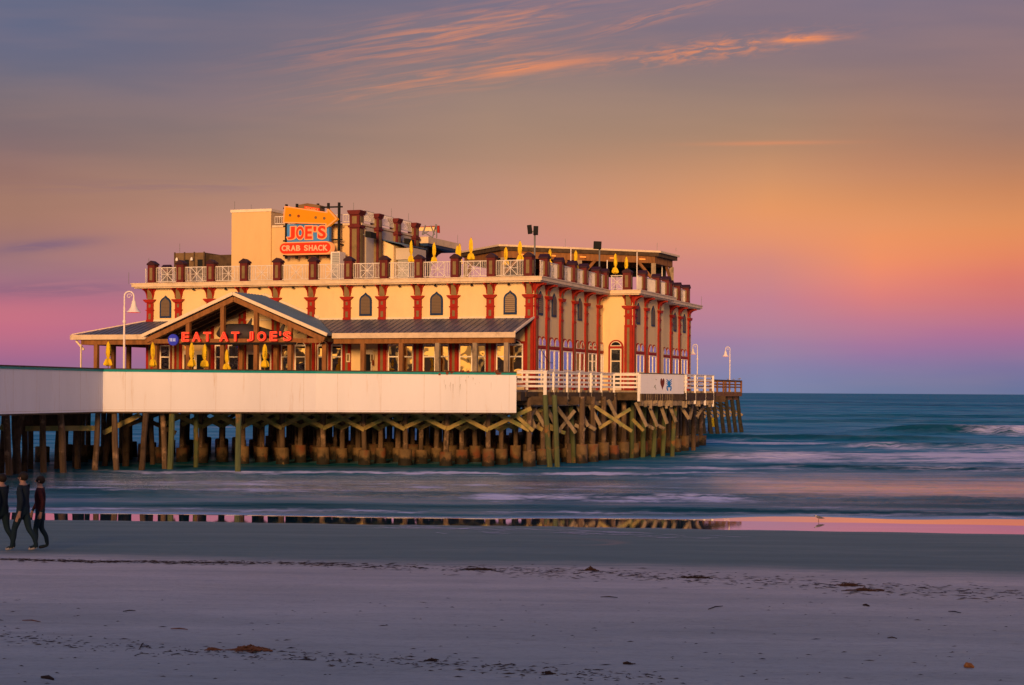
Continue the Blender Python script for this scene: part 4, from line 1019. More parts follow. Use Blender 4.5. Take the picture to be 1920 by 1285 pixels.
# side windows, two sashes and two round heads in each bay
def side_bay(face, s0, s1, tint='glass_side', z1=7.02):
    c = (s0 + s1) / 2; hw = min(1.0, (s1 - s0) / 2 - .34)
    for sg in (-1, 1):
        a = c + sg * hw * .5
        sash(face, a - hw*.47, a + hw*.47, 4.75, z1, 5.78, tint)
        m = MB(face.T).mat('red'); m.vprism(arch_pts(a, hw*1.02, z1 + .12, z1 + .80, 0), 0, .07); o = m.build('transom', rs)
        m = MB(face.T).mat('trim'); m.vprism(arch_pts(a, hw*.82, z1 + .22, z1 + .72, 0), .06, .09); m.build('frame', o)
        m = MB(face.T).mat(tint); m.vprism(arch_pts(a, hw*.56, z1 + .27, z1 + .66, 0), .085, .105); m.build('pane', o)
    m = MB(face.T).mat('red'); m.box(c - hw - .05, c + hw + .05, .0, .085, z1 + .06, z1 + .26); m.build('lintel', rs)
for i in range(len(sr) - 1): side_bay(FR, sr[i], sr[i+1])
side_bay(FR, sr[-1], V1 + .3)
side_bay(FR2, sr2[0], sr2[1]); side_bay(FR2, sr2[1], sr2[2])
side_bay(FR3, sr3[0] - 3.0, sr3[0]); side_bay(FR3, sr3[0], sr3[1]); side_bay(FR3, sr3[1], sr3[2])
# arched door on the return wall
s0 = LX(1146.5, V1, 670); s1 = LX(1164, V1, 670); c = (s0 + s1) / 2; w = s1 - s0
m = MB(FN.T).mat('red'); m.vprism(arch_pts(c, w + .42, DECK, LZ(1155, 637.5, c, V1), 0), 0, .07); d = m.build('arched_doorway', rs)
m = MB(FN.T).mat('trim'); m.vprism(arch_pts(c, w + .14, DECK + .02, LZ(1155, 640, c, V1), 0), .05, .10); m.build('frame', d)
z1 = LZ(1155, 656, c, V1); z2 = LZ(1155, 677.5, c, V1)
m = MB(FN.T).mat('red'); m.box(s0 - .16, s1 + .16, .06, .12, LZ(1155, 654, c, V1), LZ(1155, 649.5, c, V1)); m.build('transom_bar', d)
m = MB(FN.T).mat('glass_dark'); m.box(s0 + .03, s1 - .03, .08, .11, DECK + .2, z2 - .04); m.box(s0 + .03, s1 - .03, .08, .12, z2 + .04, z1)
r_ = w / 2 - .02; zc = LZ(1155, 648, c, V1); m.vprism([(c + r_*math.cos(x), zc + r_*.75*math.sin(x)) for x in [math.pi*k/12 for k in range(13)]], .08, .12); m.build('pane', d)
# eave lights under the cornice, front
for px in (365, 425, 488, 551.5, 617, 684, 751, 818, 886, 955.5):
    s = LX(px, -.1, 533); m = MB(B).mat('black'); m.lathe((s, -.25, ZT - .12), [(.03, .1), (.05, .04), (.10, .02), (.10, -.03)], 8); m.build('eave_lamp', rs)
for s, px in ((None, 655), (None, 700)):
    s = fpx(px); m = MB(FF.T).mat('trim'); m.box(s - .12, s + .12, .12, .2, 6.2, 6.75); m.mat('olive'); m.box(s - .07, s + .07, .2, .215, 6.28, 6.68); m.build('menu_case', rs)

# ---- porch roof (hipped) with standing seams
pr = rs
ZE = 7.90; ZW = 8.92; PD = 3.5
def quad_roof(pts, th=.10, mt='metal_roof', name='porch_roof'):
    m = MB(B).mat(mt); n = len(pts)
    m.add([tuple(p) for p in pts] + [(p[0], p[1], p[2] - th) for p in pts], [tuple(range(n)), tuple(reversed(range(n, 2*n)))] + [(i, (i+1) % n, n+(i+1) % n, n+i) for i in range(n)])
    return m
MT['metal_roof'] = mat('blue_grey_metal_roof', (0.105, 0.115, 0.165), 0.45, 0.2, var=0.25, vscale=0.6, bump=0.1, stain=(0.17, 0.14, 0.16), stain_lo=.5, stain_hi=.7)
MT['metal_roof_blue'] = mat('blue_metal_roof', (0.065, 0.115, 0.23), 0.45, 0.2, var=0.2, vscale=0.6, bump=0.1)
WL = -W - PD; xg0, xg1, xgc = -24.55, -11.95, -18.25
xgc = LX(437, -4.3, 548); xg1 = LX(612, -4.3, 625); xg0 = 2 * xgc - xg1; 
print('gable', xg0, xgc, xg1, 'left eave', WL, LX(133, -PD, 630))
GV = 4.3; GP = LZ(437, 548, xgc, -GV); GE = LZ(612, 625.5, xg1, -GV)
print('GP GE', GP, GE)
trr = (GP - ZW) / (GP - GE); xmr = xgc + (xg1 - xgc) * trr; xml = xgc + (xg0 - xgc) * trr
R1 = quad_roof([(0, 0, ZW), (0, -PD, ZE), (xg1 + .05, -PD, ZE), (xmr + .05, 0, ZW)])
pro = R1.build('porch_roof', rs)
R1 = quad_roof([(xml - .05, 0, ZW), (xg0 - .05, -PD, ZE), (WL, -PD, ZE), (-W, 0, ZW)]); R1.build('porch_roof', rs)
m = quad_roof([(-W, 0, ZW), (WL, -PD, ZE), (WL, 14, ZE), (-W, 14, ZW)], name='porch_roof', mt='metal_roof_blue'); pro2 = m.build('porch_roof', rs)
for lo_x, hi_x in ((xmr, 0.0), (WL, xml)):
    m = MB(B).mat('metal_roof'); x = -0.05
    while x > WL + .3:
        y1 = 0.0 if x >= -W else -(-W - x)          # on the hip the seam stops at the hip line
        z1 = ZW + (ZE - ZW) * (-y1 / PD)
        if lo_x < x < hi_x: m.beam((x, -PD, ZE + .02), (x, y1, z1 + .01), .03, .035)
        x -= .42
    m.build('seam', pro)
m = MB(B).mat('trim'); m.beam((WL, -PD, ZE + .05), (-W, 0, ZW + .05), .10, .06); m.beam((-.0, -PD, ZE + .03), (-.0, 0, ZW + .03), .12, .10); m.build('hip_cap', pro)
m = MB(B).mat('trim'); m.box(-W, 0.02, -.10, .0, ZW - .02, ZW + .10); m.build('flashing', rs)
m = MB(B).mat('cornice'); m.box(WL - .05, xg0 - .02, -PD - .06, -PD + .02, ZE - .30, ZE + .02); m.box(WL - .08, WL, -PD - .06, 14, ZE - .30, ZE + .02); m.build('fascia', rs); m = MB(B).mat('cornice'); m.box(xg1 + .02, .05, -PD - .06, -PD + .02, ZE - .30, ZE + .02); m.build('fascia', rs)
m = MB(B).mat('wood'); m.box(WL + .8, xg0 - .02, -PD + .18, -PD + .42, ZE - .62, ZE - .30); m.box(xg1 + .02, -.1, -PD + .18, -PD + .42, ZE - .62, ZE - .30); m.box(WL + .6, WL + .85, -PD + .18, 13.8, ZE - .62, ZE - .30); m.build('porch_beam', rs)
m = MB(B).mat('darkwood'); m.add([(WL + .1, -PD + .05, ZE - .2), (xg0 - .05, -PD + .05, ZE - .2), (xml - .05, -.02, ZW - .25), (-W, -.02, ZW - .25)], [(0, 1, 2, 3)]); m.add([(xg1 + .05, -PD + .05, ZE - .2), (-.05, -PD + .05, ZE - .2), (-.05, -.02, ZW - .25), (xmr + .05, -.02, ZW - .25)], [(0, 1, 2, 3)]); m.add([(WL + .1, -PD + .05, ZE - .2), (WL + .1, 13.8, ZE - .2), (-W - .02, 13.8, ZW - .25), (-W - .02, 0, ZW - .25)], [(0, 1, 2, 3)]); m.build('soffit', rs)
# gable
th = .12
def gable_side(xe, mt):
    # one slope: from the ridge down to the eave, back to the wall / main roof
    back_e = -PD + (GE - ZE) / (ZW - ZE) * PD + .0
    tr = (GP - ZW) / (GP - GE)          # where the slope meets the top of the porch roof along the wall
    xm = xgc + (xe - xgc) * tr
    yb = -PD if GE <= ZE else back_e
    top = [(xgc, -GV, GP), (xe, -GV, GE), (xe, -PD - .02, GE), (xm, -.02, ZW + .02), (xgc, -.02, GP)]
    m = MB(B).mat(mt); n = len(top)
    m.add([tuple(p) for p in top] + [(p[0], p[1], p[2] - th) for p in top], [tuple(range(n)), tuple(reversed(range(n, 2*n)))] + [(i, (i+1) % n, n+(i+1) % n, n+i) for i in range(n)])
    o = m.build('gable_roof', rs)
    m = MB(B).mat(mt)
    y = -GV + .35
    while y < -.3:
        f = 1.0
        if y > -PD: f = tr + (1 - tr) * (-y / PD)
        m.beam((xgc, y, GP + .02), (xgc + (xe - xgc) * f, y, GP + (GE - GP) * f + .02), .04, .05); y += .42
    m.build('seam', o)
    m = MB(B).mat('trim'); dz_ = .10
    m.beam((xgc, -GV - .04, GP - .08), (xe + (xe - xgc) * .01, -GV - .04, GE - .08), .08, .20); m.build('barge_board', rs)
    m = MB(B).mat('trim'); m.beam((xgc + (xe-xgc)*.0, -.06, GP + .10), (xm, -.06, ZW + .12), .08, .16); m.build('flashing', rs)
    m = MB(B).mat('wood'); m.beam((xgc, -GV + .12, GP - .42), (xe * .97 + xgc * .03, -GV + .12, GE - .38), .16, .30); m.build('rafter', rs)
    m = MB(B).mat('darkwood')
    for yy in (-3.1, -1.9, -.7): m.beam((xgc, yy, GP - .35), (xe * .96 + xgc * .04, yy, GE - .33), .12, .28)
    m.build('rafter', rs)
gable_side(xg1, 'metal_roof_blue'); gable_side(xg0, 'metal_roof_blue')
zb = LZ(437, 643, xgc, -GV)
m = MB(B).mat('wood'); m.box(xg0 + .5, xg1 - .4, -GV + .1, -GV + .32, zb - .02, zb + .26); m.build('tie_beam', rs)
m = MB(B).mat('black'); m.box(LX(338, -4.5), LX(552, -4.5), -GV - .08, -GV + .05, zb - .12, zb + .02); m.build('sign_channel', rs)
for px in (353.5, 418, 480.8, 544.5):
    x = LX(px, -GV + .2, 600); f = abs(x - xgc) / (xg1 - xgc); zt = GP + (GE - GP) * f - .4
    m = MB(B).mat('wood'); m.box(x - .13, x + .13, -GV + .08, -GV + .34, DECK, zt); m.build('porch_post', rs)
for px, yy in ((293, -3.3), (609, -3.3), (681, -3.3), (752.8, -3.3), (821, -3.3), (891.3, -3.3), (950, -3.3), (181, -3.3), (389.5, -2.6), (453, -2.0), (518, -2.6), (578, -2.6)):
    x = LX(px, yy, 660); m = MB(B).mat('wood' if px < 815 else 'greywood'); m.box(x - .135, x + .135, yy - .13, yy + .13, DECK, ZE - .6); o = m.build('porch_post', rs)
for px in (212.5, 241.5):
    x = WL + .75; y = LY(px, x, 660); m = MB(B).mat('wood'); m.box(x - .135, x + .135, y - .13, y + .13, DECK, ZE - .6); m.build('porch_post', rs)
m = MB(B).mat('trim'); m.beam((WL + .15, -PD + .3, ZE - .35), (WL + .75, -PD + .3, ZE - .95), .1, .12); x = WL + .62; m.box(x - .04, x + .04, -3.38, -3.3, DECK, ZE - .6); m.build('downpipe', rs)
# lanterns that glow on the posts
for px, py in ((453.5, 656), (735, 639.5), (873.5, 638), (348.5, 652)):
    x = LX(px, -.35, py); z = LZ(px, py, x, -.35); m = MB(B).mat('black'); m.lathe((x, -.35, z), [(.10, .10), (.03, .2), (.02, .26)], 8); o = m.build('wall_lantern', rs)
    m = MB(B).mat('lampglow'); m.lathe((x, -.35, z), [(.05, -.1), (.09, 0.0), (.09, .09)], 8); m.build('lantern_glass', o)
for px, py in ((699.5, 686 - 5), (502.5, 668)):
    x = LX(px, -.2, py); z = LZ(px, py, x, -.2); m = MB(B).mat('rust'); m.lathe((x, -.22, z - .15), [(.06, 0), (.07, .1), (.07, .28), (.03, .36)], 8); m.build('fire_bell', rs)
# cable on the corner
m = MB(B).mat('black'); m.tube([(0.3, -.02 + .5, 7.0), (.45, 1.0, 6.5), (.28, 2.2, 6.2), (.26, 3.0, 6.2)], .02, 5)
m.build('cable', rs)

# ---- rooftop tower
TY = 6.0; TX1 = LX(675, TY, 450); TX0 = LX(434, TY, 450); TXm = LX(508, TY, 450)
zLB = LZ(470, 393.5, (TX0 + TXm) / 2, TY); zRB = LZ(600, 424, LX(600, TY, 430), TY)
TS = LY(781.5, TX1, 441) ; TE = LY(862, TX1 + .8, 459)
print('tower', TX0, TXm, TX1, zLB, zRB, TS, TE)
tw = thing('rooftop_tower', 'tall cream block with grey side wall rising from the restaurant roof', 'tower', tuple(B(TX1, TY, 11.44)), BROT)
m = MB(B).mat('stucco_tower'); m.box(TX0, TXm, TY, TY + 8, 11.43, zLB); m.build('stair_block', tw)
m = MB(B).mat('stucco_tower'); m.box(TXm, TX1, TY + .12, TS, 11.43, zRB); m.build('wall', tw)
m = MB(B).mat('towerside'); m.box(TX1, TX1 + .04, TY + .9, TS, 11.43, zRB - .05); m.build('side_wall', tw)
m = MB(B).mat('trim'); m.box(TX0 - .06, TXm + .06, TY - .06, TY + 8.06, zLB - .16, zLB + .03); m.build('coping', tw)
m = MB(B).mat('cornice'); m.box(TXm + .07, TX1 + .12, TY + .03, TS, zRB, zRB + .14); m.build('coping', tw)
m = MB(B).mat('towerside'); zz = zLB
m.vprism([(TXm, zLB), (TXm, zLB - .9), (TXm + 3.2, zLB - .9)], TY + 2.0, TY + 2.3); m.build('stair_parapet', tw)
zr1 = LZ(640, 401.5, LX(640, TY, 401), TY)
def post_railing(parent, T, a, b_, y, z0, z1, n, nm='railing'):
    m = MB(T).mat('galv')
    m.box(a, b_, y - .02, y + .02, z1 - .05, z1); m.box(a, b_, y - .015, y + .015, z0, z0 + .04)
    for k in range(n + 1):
        x = a + (b_ - a) * k / n; m.box(x - .014, x + .014, y - .014, y + .014, z0, z1)
    return m.build(nm, parent)
post_railing(tw, B, TXm + .2, TX1 - .6, TY + .2, zRB + .25, zr1, 34)
# tower pilasters: tall, dark, at the corner and along the side
def tpil(x, y, w, z1):
    m = MB(B).mat('maroon'); m.box(x - w/2, x + w/2, y - w/2, y + w/2, 11.43, z1 - .2)
    m.box(x - w*.62, x + w*.62, y - w*.62, y + w*.62, z1 - 1.15, z1 - 1.02)
    m.vprism([(x - w/2, z1 - .3), (x + w/2, z1 - .3), (x + w*.68, z1 - .08), (x + w*.68, z1), (x - w*.68, z1), (x - w*.68, z1 - .08)], y - w*.68, y + w*.68)
    m.mat('olive'); m.box(x - w*.24, x + w*.24, y - w/2 - .015, y - w/2, 11.8, z1 - 1.25); m.box(x - w*.24, x + w*.24, y - w/2 - .015, y - w/2, z1 - .9, z1 - .4)
    m.box(x + w/2, x + w/2 + .015, y - w*.3, y + w*.3, 11.8, z1 - 1.25); m.box(x + w/2, x + w/2 + .015, y - w*.3, y + w*.3, z1 - .9, z1 - .4)
    m.build('pillar', tw)
zp = LZ(664, 394.8, TX1, TY)
ys = [TY + .0, LY(704, TX1, 440), LY(740, TX1, 440), LY(774, TX1, 440)]
print('tower pillars', ys, zp)
tpil(TX1 - .30, TY + .1, .72, zp)
for y in ys[1:]: tpil(TX1 + .05, y, .62, zp)
TR = lambda x, y, z: B(TX1 + .05 - y, x, z)
for a, b_ in zip([TY + .5] + [y + .35 for y in ys[1:3]], [y - .35 for y in ys[1:]]): post_railing(tw, TR, a, b_, 0, zRB + .28, zRB + 1.05, 14)
# flat canopy on the end of the tower with curved brackets
zc_ = LZ(864, 459, TX1 + .8, TE)
m = MB(B).mat('cornice'); m.box(TX1 - 5, TX1 + .9, TS + .02, TE, zRB - .42, zRB + .05); m.build('canopy', tw)
m = MB(B).mat('navy'); m.box(TX1 - 5, TX1 + .85, TS + .06, TE - .05, zRB - .62, zRB - .42); m.build('canopy_beam', tw)
m = MB(B).mat('stucco'); m.box(TX1 - 5, TX1 - .2, TS + .01, TE - 4.5, 11.43, zRB - .62); m.build('wall', tw)
for y in (TE - 4.0, TE - 5.2):
    m = MB(B).mat('cap'); pts = [(y - .6, zRB - .62), (y + 3.2, zRB - .62)] + [(y + 3.2 - 3.6 * math.sin(math.pi/2*k/6), zRB - .62 - 2.6 * (1 - math.cos(math.pi/2*k/6))) for k in range(1, 7)]
    n = len(pts)
    m.add([(TX1 - .15, a, z) for a, z in pts] + [(TX1 + .1, a, z) for a, z in pts], [tuple(range(n)), tuple(range(n, 2*n))] + [(i, (i+1) % n, n+(i+1) % n, n+i) for i in range(n)]); m.build('bracket', tw)
# service shed at the foot of the tower
sh0 = LY(716, TX1 + .3, 470); 
m = MB(B).mat('stucco'); x0 = LX(716, TY + 3.5, 480); x1 = LX(738, TY + 3.5, 480)
z0 = LZ(716, 451, x0, TY + 3.5); z1 = LZ(742, 461, x1, TY + 3.5)
m.vprism([(x0, 11.43), (x1, 11.43), (x1, z1), (x0, z0)], TY + 3.5, TY + 6.5); m.build('lean_to', tw)
m = MB(B).mat('metal_roof_blue'); m.beam((x0 - .05, TY + 5, z0 + .06), (x1 + 1.2, TY + 5, z1 - .02), 3.4, .08, up=(0, 0, 1)); m.build('lean_to_roof', tw)
m = MB(B).mat('towerside'); m.box(x1 + .03, x1 + 1.3, TY + 3.8, TY + 6.2, z1 - .95, z1 - .15); m.mat('acgrill'); m.box(x1 + .1, x1 + .9, TY + 4, TY + 6, 11.43, z1 - .97); m.build('duct', tw)

# ---- louvred plant box behind the left parapet
pb = thing('plant_enclosure', 'dark timber plant enclosure on the roof left of the cream tower', 'plant enclosure', tuple(B(LX(380, 9, 480), 9, 11.44)), BROT)
xa, xb = LX(328, 8, 490), LX(383, 8, 490); zt = LZ(355, 475, xa, 8)
m = MB(B).mat('brown_box'); m.box(xa, xb, 8, 12, 11.43, zt); m.build('box', pb)
m = MB(B).mat('darkwood'); m.box(xb, xb + 4.0, 8.6, 12, 11.43, zt - .15)
for k in range(4): x = xa + (xb - xa) * k / 3; m.box(x - .05, x + .05, 7.95, 8.0, 11.43, zt + .05)
m.build('frame', pb)
m = MB(B).mat('interior'); m.box(xa + .75, xa + 1.15, 7.96, 8.0, 11.6, zt - .5); m.box(xa + 1.85, xb - .12, 7.96, 8.0, 11.6, zt - .5); m.build('louver_opening', pb)
m = MB(B).mat('grey'); m.tube([(xa + .3, 7.8, 11.44), (xa + .3, 7.8, zt - .4)], .03, 6); m.mat('lampwhite'); m.lathe((xa + .3, 7.75, zt - .45), [(.10, -.12), (.09, 0), (.04, .1)], 8); m.lathe((xa + 1.5, 7.75, zt - .45), [(.10, -.12), (.09, 0), (.04, .1)], 8); m.build('flood_lamp', pb)

ac = thing('air_conditioner', 'pale air conditioning cabinet on the roof beside the sign', 'air conditioner', tuple(B(LX(629, 5, 485), 5, 11.44)), BROT)
xa, xb = LX(620, 4.6, 485), LX(637, 4.6, 485); zt = LZ(628, 472.5, xa, 4.6)
m = MB(B).mat('lampwhite'); m.box(xa, xb, 4.6, 5.5, 11.43, zt); m.build('cabinet', ac); m = MB(B).mat('acgrill'); m.box(xa + .12, xb - .03, 4.57, 4.6, 11.6, zt - .06); m.build('grille', ac)

# ---- rooftop railing: little gabled pillars with starburst panels between them
rr = thing('rooftop_railing', 'maroon gabled pillars with pale starburst railing panels round the roof', 'railing', tuple(B(0, 0, ZC)), BROT)
def rpillar(face, s, d, w=.52, h=1.42):
    z0 = 11.43; T = face.T
    m = MB(T).mat('maroon'); m.box(s - w/2, s + w/2, d - w/2, d + w/2, z0, z0 + h - .22)
    m.mat('cap'); m.vprism([(s - w*.6, z0 + h - .24), (s + w*.6, z0 + h - .24), (s + w*.58, z0 + h - .14), (s, z0 + h + .06), (s - w*.58, z0 + h - .14)], d - w*.6, d + w*.6)
    m.mat('olive'); m.box(s - w*.2, s + w*.2, d + w/2, d + w/2 + .012, z0 + .18, z0 + h - .42); m.box(s + w/2, s + w/2 + .012, d - w*.2, d + w*.2, z0 + .18, z0 + h - .42)
    m.box(s - w/2 - .012, s - w/2, d - w*.2, d + w*.2, z0 + .18, z0 + h - .42)
    m.build('pillar', rr)
def rpanel(face, a, b_, d, star=True):
    z0 = 11.50; z1 = 12.46; m = MB(face.T).mat('galv'); w = .016
    def bar(x0, zz0, x1, zz1, r=w): m.beam((x0, d, zz0), (x1, d, zz1), r*2, r*2, up=(0, 1, 0))
    m.box(a, b_, d - .03, d + .03, z1 - .05, z1); m.box(a, b_, d - .02, d + .02, z0, z0 + .04)
    c = (a + b_) / 2; h = min((z1 - z0) / 2 - .03, (b_ - a) / 2 - .05); zc = (z0 + z1) / 2
    if star:
        for x in (c - h, c + h): m.box(x - .022, x + .022, d - .02, d + .02, z0, z1)
        for k in range(4):
            an = math.pi / 4 * k; L = h if k % 2 == 0 else h * 1.38
            bar(c - L * math.cos(an), zc - L * math.sin(an), c + L * math.cos(an), zc + L * math.sin(an))
        m.lathe((c, d, zc), [(.05, -.05), (.05, .05)], 8)
        for q in (.33, .66):
            pass
        nn = 12
        for k in range(1, nn):
            x = c - h + 2*h*k/nn; bar(x, z0, x, z1, .0035); zz = zc - h + 2*h*k/nn; bar(c - h, zz, c + h, zz, .0035)
        x = c + h + .11
        while x < b_: m.box(x - w, x + w, d - w, d + w, z0, z1); x += .12
        x = c - h - .11
        while x > a: m.box(x - w, x + w, d - w, d + w, z0, z1); x -= .12
    else:
        x = a
        while x <= b_: m.box(x - w, x + w, d - w, d + w, z0, z1); x += .13
    m.build('railing_panel', rr)
fp_px = [287, 340.8, 397.6, 459.8, 522, 589, 655.4, 722, 786.8, 854.7, 922.6, 992]
DD = .30
xs = [LX(px, -DD, 500) for px in fp_px]
for x in xs: rpillar(FF, x, DD)
for a, b_ in zip(xs[:-1], xs[1:]): rpanel(FF, a + .28, b_ - .28, DD)
x = xs[0]
sp = [LY(px, DD, 510) for px in (1021, 1048, 1073, 1094.6, 1118, 1133)]
for y in sp: rpillar(FR, y, DD)
py_ = [xs[-1] * 0 + .25 - DD] + sp
for a, b_ in zip(py_[:-1], py_[1:]): rpanel(FR, a + .3, b_ - .28, DD)
cxp = C2 + DD - .0
s_c = LX(1177, V1 - DD, 510); rpillar(FN, s_c, DD, w=.56)
rpanel(FN, DD + .35, s_c - .3, DD)
s2 = [LY(px, C2 + DD, 520) for px in (1205, 1231, 1249)]
for y in s2: rpillar(FR2, y, DD)
py_ = [V1 - DD + .1] + s2
for i, (a, b_) in enumerate(zip(py_[:-1], py_[1:])): rpanel(FR2, a + .3, b_ - .28, DD, star=False)
s3 = [LY(px, C3 + DD, 540) for px in (1255, 1270, 1286.5)]
for y in s3: rpillar(FR3, y, DD)
for a, b_ in zip(s3[:-1], s3[1:]): rpanel(FR3, a + .3, b_ - .28, DD)
# left and back sides, plainer
FLf = Face(-W, 0, 0, 1, -1, 0)
for k in range(1, 8): rpillar(FLf, k * 3.0, DD)
for k in range(0, 7): rpanel(FLf, k * 3.0 + .28, k * 3.0 + 2.72, DD, star=False)
# lightning rods
for px, py, ly in ((241.5, 511, -.3), (279, 484, .2), (337, 457, 9), (440, 378, 6.3), (471, 384, 8), (1296, 556, None), (663, 380, 6), (734, 391, 14), (766, 400, 17), (858, 441, 22)):
    if ly is None: x, y = C3 + .7, V3 + .6
    else: x, y = LX(px, ly, py), ly
    zt = LZ(px, py, x, y); zb = zt - 1.0
    zb = 11.4 if zt < 13.4 else zt - .9
    m = MB(B).mat('grey'); m.tube([(x, y, zb), (x, y, zt)], .014, 5); o = m.build('lightning_rod', rs if zt < 13.4 else tw)

# ---- roof pergola
pg = thing('rooftop_pergola', 'flat roofed timber pergola on the seaward end of the restaurant roof', 'pergola', tuple(B(0, 20, 11.44)), BROT)
def w2(px, py, z):
    r = ray(px, py); Y = (z - CAMZ) / r.z; return (r.x * Y, Y)
PZ = 15.0
q = [w2(860, 472, PZ), w2(935, 458, PZ), w2(1239, 470.5, PZ), w2(1274.7, 479.4, PZ)]
q.append((q[3][0] - 15.0, q[3][1] + 3.5))
print('pergola', q)
cxm = sum(p[0] for p in q) / 5; cym = sum(p[1] for p in q) / 5
def ins(p, k): return (p[0] + (cxm - p[0]) * k, p[1] + (cym - p[1]) * k)
m = MB().mat('cornice'); m.prism(q, PZ - .14, PZ); m.build('roof', pg)
m = MB().mat('darkwood'); m.prism([ins(p, .02) for p in q], PZ - .42, PZ - .14); m.build('roof_frame', pg)
qi = [ins(p, .07) for p in q]
m = MB().mat('wood')
for a, b_ in zip(qi[:4], qi[1:4]): m.beam((a[0], a[1], PZ - .68), (b_[0], b_[1], PZ - .68), .2, .5)
m.beam((*qi[3], PZ - .68), (*qi[4], PZ - .68), .2, .5); m.beam((*qi[4], PZ - .68), (*qi[0], PZ - .68), .2, .5)
m.build('beam', pg)
def lerp(a, b_, f): return (a[0] + (b_[0] - a[0]) * f, a[1] + (b_[1] - a[1]) * f)
def ppost(p, nb1, nb2=None):
    m = MB().mat('greywood'); m.box(p[0] - .17, p[0] + .17, p[1] - .17, p[1] + .17, 11.43, PZ - .93); o = m.build('post', pg)
    for nb in (nb1, nb2):
        if nb is None: continue
        d = Vector((nb[0] - p[0], nb[1] - p[1], 0)).normalized(); m = MB().mat('wood')
        m.beam((p[0], p[1], PZ - 2.2), (p[0] + d.x * 1.25, p[1] + d.y * 1.25, PZ - .9), .16, .2); m.build('knee_brace', pg)
ppost(qi[2], qi[1], None); ppost(qi[3], qi[2], None); ppost(lerp(qi[1], qi[2], .5), qi[2], qi[1]); ppost(qi[1], qi[2]); ppost(qi[4], qi[3]); ppost(qi[0], qi[1])
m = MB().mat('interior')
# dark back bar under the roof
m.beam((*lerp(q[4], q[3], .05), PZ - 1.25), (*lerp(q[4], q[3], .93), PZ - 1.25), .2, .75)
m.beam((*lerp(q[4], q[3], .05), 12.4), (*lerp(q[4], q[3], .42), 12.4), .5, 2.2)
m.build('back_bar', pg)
for f in (.12, .32, .52, .72, .92):
    a = lerp(qi[1], qi[2], f); m = MB().mat('lampglow'); m.beam((a[0] - .2, a[1] - .2, PZ - .66), (a[0] + .25, a[1] - .22, PZ - .69), .06, .10); m.build('strip_lamp', pg)
for px, py in ((1232.5, 455), (1268, 464), (1060, 447)):
    x, y = w2(px, 470, PZ); zt = CAMZ + ray(px, py).z * y
    m = MB().mat('grey'); m.tube([(x, y + .2, PZ - .05), (x, y + .2, zt)], .014, 5); m.build('lightning_rod', pg)
# ------------------------------------------------------------------ signs
def letters(T, parent, glyphs, y0, y1, d, fill='signred', tube=None, off=.03, ext=.05, outline=None, shear=0, name='letter'):
    # glyphs: (char, x0, x1[, z0, z1]) in local metres
    for gl in glyphs:
        ch, x0, x1 = gl[:3]; z0, z1 = (gl[3], gl[4]) if len(gl) > 3 else (y0, y1)
        layers = [(off, ext, 0, fill)]
        if outline: layers = [(off + .055, ext * .6, 0, outline)] + layers
        if tube: layers.append((off * .2, 0, .022, tube))
        me0, (a0_, a1_, b0_, b1_) = text_mesh(ch, off, .02)
        sx = (x1 - x0) / (a1_ - a0_); sz = (z1 - z0) / (b1_ - b0_)
        m = MB(T)
        for li, (o_, e_, tb, mt_) in enumerate(layers):
            me, bb = text_mesh(ch, o_, .5, tb) if tb else text_mesh(ch, o_, .5)
            m.mat(mt_)
            if tb: m.mesh(me, lambda x, y, z: (x0 + (x - a0_) * sx + shear * (y - b0_) * sz, d - ext - .012 + z * .8, z0 + (y - b0_) * sz))
            else: m.mesh(me, lambda x, y, z, e_=e_, li=li: (x0 + (x - a0_) * sx + shear * (y - b0_) * sz, d - e_ + (0.5 - z) * e_ if True else 0, z0 + (y - b0_) * sz))
        m.build(name, parent)
ns = thing('neon_sign', 'row of glowing red neon letters across the entrance gable', 'sign', tuple(B(xgc, -GV - .2, zb)), BROT)
dN = -GV - .14
def gx(px, py=630): return LX(px, dN, py)
def gz(px, py): return LZ(px, py, gx(px), dN)
zl0, zl1 = gz(445, 640.3), gz(445, 622.3)
gly = [('E', 342, 355.5), ('A', 361.5, 377.5), ('T', 382.5, 397), ('A', 412.5, 429), ('T', 434.8, 449.6), ('J', 464, 476), ('O', 483.5, 499.5), ('E', 507, 520.5), ("'", 525.2, 527.6, gz(525, 630), zl1), ('S', 532, 546.8)]
letters(B, ns, [(g_[0], gx(g_[1]), gx(g_[2]), *g_[3:]) for g_ in gly], zl0, zl1, dN, fill='neonfill', tube='neontube', off=.035, ext=.10)
bs = thing('round_sign', 'small round blue sign left of the red neon letters', 'sign', tuple(B(gx(325), dN, gz(325, 647))), BROT)
c_x, c_z = gx(325), gz(325, 637.5); rad = (gx(334.5) - gx(316)) / 2
m = MB(B).mat('blue_sign'); m.vprism([(c_x + rad*math.cos(2*math.pi*k/28), c_z + rad*math.sin(2*math.pi*k/28)) for k in range(28)], dN - .06, dN + .06); m.build('disc', bs)
MT['signwhite'] = emis('white_lettering', (.75, .75, .9), .4)
hgt_ = .20; z0 = c_z - .10
gw = .068
tx = c_x - .24
for ch in 'THE BAR':
    if ch != ' ':
        letters(B, bs, [(ch, tx, tx + gw * .85)], z0, z0 + hgt_, dN - .06, fill='signwhite', off=.018, ext=.015)
    tx += gw * (1 if ch != ' ' else .6)
